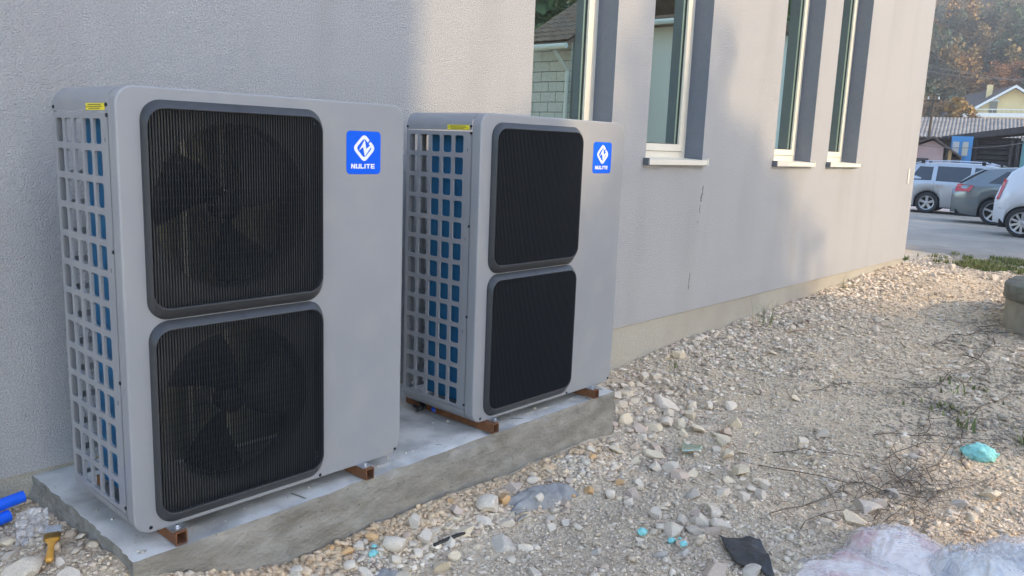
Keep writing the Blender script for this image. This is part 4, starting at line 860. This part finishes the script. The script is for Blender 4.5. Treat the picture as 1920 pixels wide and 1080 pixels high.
sil = dict(L=4.42, hw=.88, paint='silver', wheels=(.92, 3.6), wr=.315, rr=.215, spokes=5, sw=.034,
    belt=[(0, .80), (.3, .90), (1, .95), (3.3, .90), (4.1, .80), (4.42, .62)], top=[(0, .84), (.08, 1.02), (.22, 1.30), (.50, 1.49), (1.2, 1.545), (2.2, 1.53), (2.65, 1.47), (3.35, 1.03), (3.9, .90), (4.25, .80), (4.42, .66)],
    patches=[('rear_quarter_window', 'carglass', [(.36, .99), (.98, 1.0), (.98, 1.40), (.60, 1.41)], .006), ('rear_door_window', 'carglass', [(1.10, .985), (2.02, .965), (2.0, 1.42), (1.10, 1.43)], .006), ('front_door_window', 'carglass', [(2.10, .965), (3.05, .93), (2.52, 1.40), (2.10, 1.42)], .006),
             ('door_seam', 'dark', [(1.06, .55), (1.068, .55), (1.068, .98), (1.06, .98)], .003), ('door_seam', 'dark', [(2.055, .30), (2.063, .30), (2.063, .97), (2.055, .97)], .003), ('side_moulding', 'white', [(1.2, .53), (3.1, .51), (3.1, .555), (1.2, .575)], .014), ('sill_strip', 'silver', [(1.3, .25), (3.2, .25), (3.2, .29), (1.3, .29)], .012),
             ('fuel_cap', 'silver', [(.62+.085*math.cos(a), .80+.085*math.sin(a)) for a in np.linspace(0, 2*P2, 13)[:-1]], .004), ('door_handle', 'chrome', [(1.14, .825), (1.36, .82), (1.36, .86), (1.14, .865)], .03), ('tail_lamp', 'redlamp', [(.06, .72), (.22, .74), (.26, 1.05), (.14, 1.02)], .024)])
s0 = bk(28, -1.0); zc = float(road_z(s0.x))+.008
t, sect = car('parked_car', 'silver estate car with roof rails, partly hidden by the building corner', (0, 0, zc), -math.pi/2+.10, sil)
def place_rear_wheel(t, p, c, rz, hw):                 # put the rear wheel on the camera-facing side at p
    o = Matrix.Rotation(rz, 3, 'Z') @ Vector((c, -hw, 0)); t.location.x, t.location.y = p.x-o.x, p.y-o.y
place_rear_wheel(t, s0, .92, -math.pi/2+.10, .78)
for sd in (-1, 1):
    MB().tube([(.45, sd*.60, 1.49), (.7, sd*.61, 1.57), (1.4, sd*.62, 1.60), (2.3, sd*.61, 1.585), (2.6, sd*.60, 1.50)], .017, 8).build('roof_rail', 'chrome', t)
    for xx in (.66, 2.3): MB().box(xx-.05, xx+.05, sd*.61-.02, sd*.61+.02, 1.50, 1.60).build('rail_foot', 'dark', t)
gry = dict(L=4.58, hw=.89, paint='grey_car', wheels=(.98, 3.65), wr=.32, rr=.235, spokes=5, sw=.022,
    belt=[(0, .80), (.3, .93), (.9, .98), (3.3, .92), (4.1, .82), (4.58, .62)], top=[(0, .86), (.10, .98), (.38, 1.22), (.66, 1.37), (1.3, 1.425), (2.2, 1.41), (2.6, 1.36), (3.4, 1.0), (4.1, .86), (4.58, .66)],
    patches=[('rear_quarter_window', 'carglass', [(.78, 1.02), (1.55, 1.01), (1.55, 1.33), (1.15, 1.32)], .006), ('rear_door_window', 'carglass', [(1.60, 1.01), (2.35, .99), (2.3, 1.33), (1.60, 1.335)], .006), ('front_door_window', 'carglass', [(2.40, .99), (3.2, .96), (2.6, 1.30), (2.40, 1.32)], .006),
             ('tail_lamp', 'redlamp', [(.055, .78), (.40, .80), (.47, .95), (.10, .98)], .024), ('door_seam', 'dark', [(1.50, .45), (1.507, .45), (1.507, 1.0), (1.50, 1.0)], .003), ('bumper_seam', 'dark', [(.10, .60), (.62, .63), (.62, .636), (.10, .606)], .003), ('rear_window_edge', 'dark', [(.13, 1.0), (.20, .995), (.72, 1.35), (.64, 1.34)], .004)])
s1 = bk(23.4, (1868+11-1820)*.00049*23.4); t, _ = car('parked_car', 'dark grey estate car with red tail lamp, between silver and white cars', (0, 0, float(road_z(s1.x))+.008), -math.pi/2+.16, gry); place_rear_wheel(t, s1, .98, -math.pi/2+.16, .78)
MB().prism([(0, 0), (.12, 0), (.02, .06)], lambda u, v, q: (1.0+u, q, 1.42+v), -.012, .012).build('roof_fin', 'grey_car', t)
wht = dict(L=3.54, hw=.82, paint='white_car', wheels=(.55, 2.97), wr=.29, rr=.215, spokes=10, sw=.020,
    belt=[(0, .74), (.2, .92), (1, .95), (2.5, .90), (3.2, .80), (3.54, .62)], top=[(0, .80), (.05, .98), (.22, 1.30), (.45, 1.46), (1.2, 1.49), (2.0, 1.45), (2.7, 1.0), (3.2, .86), (3.54, .66)],
    patches=[('rear_side_window', 'carglass', [(.52, 1.0), (1.25, 1.0), (1.25, 1.36), (.72, 1.36)], .006), ('front_door_window', 'carglass', [(1.32, 1.0), (2.3, .95), (1.9, 1.36), (1.32, 1.37)], .006), ('tail_lamp', 'redlamp', [(.03, .74), (.075, .72), (.17, 1.12), (.12, 1.16)], .024),
             ('fuel_cap', 'white_car', [(.66+.075*math.cos(a), .78+.075*math.sin(a)) for a in np.linspace(0, 2*P2, 13)[:-1]], .004), ('bumper_seam', 'dark', [(.08, .55), (.3, .56), (.3, .566), (.08, .556)], .003)])
s2 = bk(19.2, (1920+14-1820)*.00049*19.2); t, _ = car('parked_car', 'small white hatchback with many-spoked wheel covers, next to the dark grey estate', (0, 0, float(road_z(s2.x))+.008), -math.pi/2+.02, wht); place_rear_wheel(t, s2, .55, -math.pi/2+.02, .71)

# ---------------- sheds and houses behind the cars (local x = right, y = away, z = up)
RZ = AZ-math.pi/2
def group(name, d, u, z, lab, cat='building', rot=0.): return tag(empty(name, bk(d, u, z), RZ+rot), lab, cat)
def zpx(py, d, px=1820): return CZ+(303+.04*(px-1820)-py)*.000546*d
def upx(px, py, d): return (px+.115*(py-303)-1820)*.00049*d
G0 = -.45
# pink hut
d = 37; h = group('pink_hut', d, upx(1738, 310, d), G0, 'small pink rendered hut with a dark gabled roof behind the silver car'); 
MB().prism([(-.95, 0), (.52, 0), (.52, 2.35-G0-.5), (.10, 2.62-G0-.5), (-.95, 2.2-G0-.5)], lambda u, v, t_: (u, t_, v), 0, 3).build('wall', 'pink_wall', h)
wn = MB().box(-.60, .02, -.03, .02, 1.52, 1.86).build('window', 'carglass', h); MB().box(-.64, .06, -.045, -.031, 1.46, 1.52).build('sill', 'gutter', wn)
rf = MB().prism([(-1.2, 2.22), (.12, 2.74), (.12, 2.66), (-1.2, 2.14)], lambda u, v, t_: (u, t_, v), -.35, 3.3); rf.prism([(.12, 2.74), (1.18, 1.98), (1.18, 1.90), (.12, 2.66)], lambda u, v, t_: (u, t_, v), -.35, 3.3); rf.build('roof', 'roof_dark', h)
MB().box(.70, .82, -.2, -.1, .0, 2.2).build('post', 'old_wood', h); MB().box(.53, 1.15, .05, 3, 0, 1.95).build('lean_to', 'shed_dark', h)
# corrugated barn
d = 45; h = group('barn', d, upx(1820, 250, d), G0, 'long barn with a weathered corrugated fibre-cement roof')
zt, zb = zpx(216, d)-G0, zpx(256, d)-G0; MB().box(-2.2, 3.2, .8, 6, 0, zb-.1).build('wall', 'shed_dark', h)
n = 34; cw = 5.6/n
ya, yb_ = -.2, 3.2
for k in range(n):                                     # each corrugation strip
    x = -2.35+k*cw; vs = []
    for j in range(7):
        a = j/6; x_ = x+cw*a; dz = .055*math.sin(math.pi*a); vs += [(x_, ya, zb-.1+dz), (x_, yb_, zt+dz)]
    MB().add(vs, [(2*j, 2*j+2, 2*j+3, 2*j+1) for j in range(6)]).build('corrugation', 'fibre_cement', h, smooth=True)
# dark slatted shed with lean-to roof
d = 40; h = group('slatted_shed', d, upx(1840, 310, d), G0, 'dark timber shed with horizontal slats and a sloping black roof')
MB().box(-1.1, 2.4, .30, 4, 0, zpx(252, d)-G0-.1).build('wall', 'shed_dark', h)
rf = MB().prism([(-1.55, zpx(258, d)-G0), (2.6, zpx(226, d)-G0), (2.6, zpx(240, d)-G0), (-.7, zpx(258, d)-G0-.08), (-1.55, zpx(262, d)-G0)], lambda u, v, t_: (u, t_, v), -.6, 4.2); rf.build('roof', 'shed_dark', h)
for x in (-.25, 1.05, 1.28): MB().box(x-.06, x+.06, -.08, .06, 0, zpx(253, d)-G0-.15).build('post', 'shed_dark', h)
for k in range(11): 
    z = .45+k*.21; MB().add([(-.18, .02, z), (.99, .02, z), (.99, .14, z+.17), (-.18, .14, z+.17), (-.18, .05, z-.01), (.99, .05, z-.01), (.99, .17, z+.16), (-.18, .17, z+.16)], [(0,1,2,3), (4,7,6,5), (0,4,5,1), (2,6,7,3), (0,3,7,4), (1,5,6,2)]).build('slat', 'shed_dark', h)
MB().box(1.42, 2.5, .05, .28, 0, zpx(262, d)-G0).build('teal_panel', 'teal_wall', h); MB().box(1.36, 2.55, -.05, .32, zpx(262, d)-G0, zpx(254, d)-G0).build('lintel', 'block', h)
# blue booth
d = 38.5; h = group('blue_booth', d, upx(1803, 300, d), G0, 'narrow bright blue booth with two pale notices beside the slatted shed', 'booth')
hh = zpx(256, d)-G0; MB().box(-.42, .36, 0, 1, 0, hh).build('wall', 'booth_blue', h)
dr = MB().box(.10, .34, -.02, -.002, .05, hh-.05).build('door', 'booth_blue', h)
for x0, x1, c in ((-.36, -.12, 'block'), (.0, .21, 'paper')): MB().box(x0, x1, -.03, -.021 if x0 < 0 else -.0215, hh-.78, hh-.22).build('notice', c, h)
# yellow house
d = 88; h = group('yellow_house', d, upx(1897, 210, d), G0, 'yellow gabled house with a dark hipped roof on the hillside')
zr, ze = zpx(163, d, 1897)-G0, zpx(206, d, 1820)-G0; hw = 3.3
MB().prism([(-hw, 0), (hw, 0), (hw, ze-.15), (0, zr-.25), (-hw, ze-.15)], lambda u, v, t_: (u, t_, v), 0, 8).build('wall', 'yellow_wall', h)
rf = MB(); ov = .45
rf.add([(0, -.7, zr), (-hw-ov, -.7, ze-.25), (-hw-ov-2.6, 7.2, ze-.25), (-4.1, 7.5, zr-.35), (0, -.7, zr-.18), (-hw-ov, -.7, ze-.43), (-hw-ov-2.6, 7.2, ze-.43), (-4.1, 7.5, zr-.53)], [(0,1,2,3), (4,7,6,5), (0,4,5,1), (1,5,6,2), (2,6,7,3), (3,7,4,0)])
rf.add([(0, -.7, zr), (hw+ov, -.7, ze-.25), (hw+ov, 8.2, ze-.25), (-4.1, 7.5, zr-.35), (0, -.7, zr-.18), (hw+ov, -.7, ze-.43), (hw+ov, 8.2, ze-.43), (-4.1, 7.5, zr-.53)], [(0,3,2,1), (4,5,6,7), (0,1,5,4), (1,2,6,5), (2,3,7,6), (3,0,4,7)])
rf = rf.build('roof', 'roof_dark', h)
for sx in (-1, 1): MB().add([(0, -.78, zr+.03), (sx*(hw+ov), -.78, ze-.22), (sx*(hw+ov), -.78, ze-.48), (0, -.78, zr-.22), (0, -.71, zr+.03), (sx*(hw+ov), -.71, ze-.22), (sx*(hw+ov), -.71, ze-.48), (0, -.71, zr-.22)], [(0,1,2,3), (4,7,6,5), (0,4,5,1), (2,6,7,3), (1,5,6,2), (0,3,7,4)]).build('bargeboard', 'gutter', h)
MB().box(-2.25, -1.75, 1.6, 2.2, zr-1.6, zr+.22).build('chimney', 'yellow_wall', rf)
for x, w_ in ((-1.55, .62), (1.6, .7)):
    zz = zpx(209, d, 1880)-G0
    wn = MB().box(x-w_/2, x+w_/2, -.05, .05, zz-.2, zz+.85).build('window', 'carglass', h); MB().box(x-w_/2-.1, x+w_/2+.1, -.09, -.051, zz+.85, zz+1.0).build('frame', 'gutter', wn)
MB().box(-3.9, 4.2, -2.2, -.02, zpx(216, d)-G0-.2, zpx(213, d)-G0).build('balcony', 'gutter', h)
for k in range(22): MB().box(-3.85+k*.37, -3.81+k*.37, -2.18, -2.14, zpx(213, d)-G0, zpx(207, d)-G0).build('baluster', 'grey_wall', h)
MB().box(-3.9, 4.2, -2.2, -2.12, zpx(207, d)-G0, zpx(206, d)-G0+.02).build('handrail', 'gutter', h)
# utility pole and wires
d = 43; h = group('utility_pole', d, upx(1741, 250, d), G0, 'dark utility pole with a short crossarm rising behind the barn', 'pole')
zp = zpx(176, d)-G0; MB().tube([(0, 0, 0), (0, 0, zp)], [.07, .05], 8).build('mast', 'bark', h); MB().box(-.28, .28, -.05, .05, zp-.32, zp-.25).build('crossarm', 'bark', h)
for x in (-.22, 0, .22): MB().lathe([(.02, 0), (.035, .03), (.02, .1), (.03, .13), (0, .14)], lambda a, b, z: (x+a, b, zp-.25+z), 8).build('insulator', 'gutter', h)
def wire(d0, p0, d1, p1, sag, r0, lab):
    a = bk(d0, upx(*p0, d0), zpx(p0[1], d0, p0[0])); b = bk(d1, upx(*p1, d1), zpx(p1[1], d1, p1[0])); pts = [(a.lerp(b, k/16)-a)-Vector((0, 0, sag*4*(k/16)*(1-k/16))) for k in range(17)]
    o = MB().tube(pts, r0, 5).build('overhead_wire', 'cable'); o.location = a; tag(o, lab, 'wire')
wire(60, (1690, 116), 60, (1990, 150), .45, .020, 'upper pale overhead wire crossing in front of the wooded hill')
wire(58, (1690, 108), 58, (1990, 168), .1, .018, 'lower pale overhead wire crossing in front of the wooded hill')
wire(33, (1700, 268), 33, (1990, 255), .28, .012, 'sagging wire strung low across the sheds')

# ---------------- hill and woods
def hz_(d, u): return -.8+np.maximum(0, d-92)*.235+2.5*(vnoise(d*.02+5, u*.03+9, 8)-.5)
dd = np.concatenate([np.linspace(60, 300, 40), [420]]); uu = np.linspace(-90, 120, 50); DD, UW = np.meshgrid(dd, uu, indexing='ij'); ZZ = hz_(DD, UW)-1.2*(DD < 92)
PX = CX+DD*VV.x+UW*UU.x; PY = CY+DD*VV.y+UW*UU.y; i = np.arange(DD.size).reshape(DD.shape)
struct(np_mesh('hill', np.stack([PX, PY, ZZ], -1).reshape(-1, 3), np.stack([i[:-1, :-1], i[1:, :-1], i[1:, 1:], i[:-1, 1:]], -1).reshape(-1, 4), 'hillmat', smooth=True))
def crown(cx, cy, cz, rx, rz, n, leaf, colr, rs, nclump=18, up=.5):
    """leaf-sized quads in clumps spread through an uneven crown volume"""
    c = rs.normal(size=(nclump, 3)); c /= np.linalg.norm(c, axis=1)[:, None]; c *= rs.uniform(.35, 1., (nclump, 1))**.6; c[:, 2] = np.maximum(c[:, 2], -.75)
    cr = rs.uniform(.22, .42, nclump); k = rs.integers(0, nclump, n); off = rs.normal(size=(n, 3)); off /= np.linalg.norm(off, axis=1)[:, None]; off *= rs.random((n, 1))**.4
    P = (c[k]+off*cr[k][:, None])*np.array((rx, rx, rz))+np.array((cx, cy, cz))
    nrm = rs.normal(size=(n, 3)); nrm[:, 2] += up; nrm /= np.linalg.norm(nrm, axis=1)[:, None]; a = np.cross(nrm, rs.normal(size=(n, 3))); a /= np.linalg.norm(a, axis=1)[:, None]; b = np.cross(nrm, a)
    s = leaf*rs.uniform(.6, 1.3, (n, 1)); V = np.stack([P-a*s*.6, P-b*s*.4, P+a*s*.6, P+b*s*.4], 1).reshape(-1, 3); F = np.arange(4*n).reshape(n, 4)
    tone = rs.uniform(.55, 1.35, nclump)[k][:, None]*rs.uniform(.7, 1.25, (n, 1)); return V, F, np.repeat(np.array(colr)*tone, 4, 0)
rs = np.random.default_rng(5); AUT = [(.24, .14, .05), (.07, .10, .03), (.045, .075, .028), (.11, .10, .04), (.20, .125, .04), (.24, .16, .055), (.05, .07, .035), (.30, .17, .05), (.04, .06, .03), (.15, .12, .06), (.09, .12, .045), (.055, .085, .035)]
V = []; Fa = []; Cc = []; k = 0; tr = MB()
for it in range(330):
    d = 98+150*rs.random()**1.25; u = rs.uniform(-.24, .14)*d; z = float(hz_(np.array(d), np.array(u))); Rr = rs.uniform(2.0, 3.8); p = bk(d, u, z); hgt = rs.uniform(4.5, 8)
    if d < 112 and abs(u-upx(1897, 210, 88)) < 7: hgt = 2.5; Rr = 1.6
    inview = -.085*d < u < .07*d; n = 1400 if inview else 420
    a, b, c = crown(p.x, p.y, z+hgt, Rr, Rr*rs.uniform(1., 1.5), n, .46 if inview else .85, AUT[rs.integers(0, len(AUT))], rs); V.append(a); Fa.append(b+k); Cc.append(c); k += len(a)
    tr.tube([(p.x, p.y, z-.5), (p.x+rs.normal(0, .2), p.y, z+hgt*.7), (p.x+rs.normal(0, .4), p.y, z+hgt+Rr*.6)], [.2, .14, .04], 5, False)
fo = np_mesh('forest', np.concatenate(V), np.concatenate(Fa), 'leaf', np.concatenate(Cc)); stuff(fo, 'mixed autumn woodland covering the hillside behind the houses', 'forest')
stuff(tr.build('trunks', 'bark', fo))
def tree(name, p, hgt, Rr, Rz, n, leaf, colr, lab, seed, group_=None, tw=.16, nclump=30, cat='tree'):
    rs = np.random.default_rng(seed); t = tag(empty(name, p), lab, cat, group_)
    mb = MB().tube([(0, 0, -.3), (.05, .02, hgt*.35), (-.05, .05, hgt*.75), (.0, .0, hgt+Rz*.5)], [tw, tw*.8, tw*.5, tw*.12], 8)
    for q in range(7):
        a = rs.uniform(0, 6.28); z0 = hgt*rs.uniform(.45, .95); mb.tube([(0, 0, z0), (Rr*.35*math.cos(a), Rr*.35*math.sin(a), z0+Rz*.3), (Rr*.8*math.cos(a), Rr*.8*math.sin(a), z0+Rz*.55)], [tw*.42, tw*.25, tw*.06], 6)
    mb.build('trunk', 'bark', t); a, b, c = crown(0, 0, hgt, Rr, Rz, n, leaf, colr, rs, nclump); np_mesh('crown', a, b, 'leaf', c, t); return t
d = 118
for (px_, py_, R_, lab) in ((1876, 152, 2.0, 'bright orange autumn tree behind the yellow house chimney'), (1908, 150, 1.7, 'rusty orange autumn tree behind the yellow gable')):
    u = upx(px_, py_, d); z = float(hz_(np.array(d), np.array(u))); zt_ = zpx(py_, d, px_); tree('orange_tree', bk(d, u, z), zt_-z, R_, R_*1.15, 2600, .24, (.36, .155, .05) if px_ < 1900 else (.30, .13, .05), lab, int(px_))
for k, (px_, top_, dd_, R_, cc, lab) in enumerate(((1800, 200, 70, 1.1, (.26, .17, .06), 'yellow-brown bush between barn roof and yellow house'), (1775, 150, 112, 2.6, (.075, .075, .04), 'dull green bushy tree beside the yellow house roof'), (1745, 190, 95, 1.6, (.22, .14, .06), 'russet bush near the utility pole'))):
    z0 = -.45 if dd_ < 90 else float(hz_(np.array(dd_), np.array(upx(px_, top_, dd_)))); zt_ = zpx(top_, dd_, px_); tree('bush', bk(dd_, upx(px_, top_, dd_), z0), zt_-z0-R_*.4, R_, R_, 1500, .22, cc, lab, 40+k, None, .08, 22, 'tree')

# ---------------- neighbours behind and beside the photographer: mirrored in the panes, shading the wall
nb = tag(empty('block_house', (14.5, -9, -.3)), 'low grey concrete-block house with brown tiled roof, mirrored in the nearest window', 'house')
MB().box(.03, 6, -1.6, 1.43, 0, 4.1).build('wall', 'mortar', nb)
bm_ = MB().box(0, .045, .004, .476, .006, .234); bo = None
for r_ in range(17):
    for c_ in range(7):
        y = -1.6+c_*.48-(.24 if r_ % 2 else 0); y0, y1 = max(y, -1.6), min(y+.472, 1.46)
        if y1-y0 < .1: continue
        MB().box(-.012-.004*random.random(), .035, y0+.008, y1, .05+r_*.24+.008, .05+r_*.24+.232).build('block', 'block', nb)
rf = MB().prism([(-.75, 3.98), (3, 6.1), (6.75, 3.98), (6.75, 3.88), (3, 6.0), (-.75, 3.88)], lambda u, v, t_: (u, t_, v), .35, 1.95).build('roof', 'roof_tile', nb)
for k in range(16):
    x0 = -.75+k*.24; z0 = 3.985+(x0+.75)*.565
    for j in range(6):
        y0 = .35+j*.267; MB().add([(x0-.03, y0, z0+.03), (x0+.25, y0, z0+.165), (x0+.25, y0+.14, z0+.205), (x0-.03, y0+.14, z0+.07), (x0-.03, y0+.262, z0+.03), (x0+.25, y0+.262, z0+.165)], [(0, 1, 2, 3), (3, 2, 5, 4), (0, 3, 4)]).build('roof_tile', 'roof_tile', rf)
MB().tube([(-.82, .35, 3.88), (-.82, 1.95, 3.88)], .06, 8).build('gutter', 'gutter', nb); MB().tube([(-.06, 1.40, 0), (-.06, 1.40, 3.4), (-.7, 1.5, 3.8)], .045, 8).build('downpipe', 'gutter', nb)
MB().box(-.05, .05, 1.62, 1.9, 0, 3.3).build('board_screen', 'old_wood', nb)
MB().box(1.5, 8, 1.5, 4.9, 0, 4.5).build('annexe', 'room', nb); MB().box(1.1, 8.4, 1.3, 5.2, 4.5, 4.7).build('annexe_roof', 'roof_tile', nb); MB().tube([(1.04, 1.3, 4.55), (1.04, 5.2, 4.55)], .06, 8).build('gutter', 'gutter', nb)
nh = tag(empty('shading_house', (2.6, -10, -.4)), 'narrow plain grey house added unseen behind the photographer to shade the heat pumps', 'house')  # unseen shadow caster, width and height shaped to shade wall and units
MB().box(-1.5, 1.66, -3.5, 2.95, 0, 7.3).build('wall', 'grey_wall', nh); MB().prism([(-1.7, 7.3), (1.75, 7.3), (1.75, 7.42), (0, 8.1), (-1.7, 7.42)], lambda u, v, t_: (u, t_, v), -3.7, 3.1).build('roof', 'roof_dark', nh)
for x in (-1.2, .3):
    for z in (.8, 3.0, 5.2): wn = MB().box(x, x+1.0, 2.951, 3.0, z, z+1.3).build('window', 'carglass', nh); MB().box(x-.08, x+1.08, 2.951, 3.06, z-.1, z).build('sill', 'gutter', wn)
tree('garden_tree', Vector((8.3, -12, -.4)), 7.4, 2.7, 1.6, 11000, .2, (.07, .09, .03), 'dense garden tree well behind the photographer, softly shading the lower wall', 301, None, .17, 60)
for k, (x, y, h_, R_) in enumerate(((24, -17, 7, 4.2), (30, -14, 7.5, 4.5), (29, -24, 9, 5), (38, -16, 8, 5), (37, -27, 11, 6), (46, -20, 9, 5.5), (22, -25, 9, 5))):
    tree('garden_tree', Vector((x, y, -.5)), h_, R_, R_*1.3, 2600, .42, (.13, .18, .08), 'leafy green tree standing off behind the block house', 310+k, 'trees behind the block house', .25)

# ---------------- air: thin haze round everything, sky outside it
m = bpy.data.materials.new('haze_air'); m.use_nodes = True; n = m.node_tree.nodes; n.remove(n['Principled BSDF']); v = n.new('ShaderNodeVolumePrincipled')
v.inputs['Color'].default_value = (.93, .93, .94, 1); v.inputs['Density'].default_value = .0014; v.inputs['Anisotropy'].default_value = .2
m.node_tree.links.new(v.outputs[0], n['Material Output'].inputs['Volume']); MATS['haze_air'] = m
stuff(MB().box(-40, 620, -420, 420, -4, 110).build('haze', 'haze_air'), 'thin pale autumn haze over the valley', 'haze')
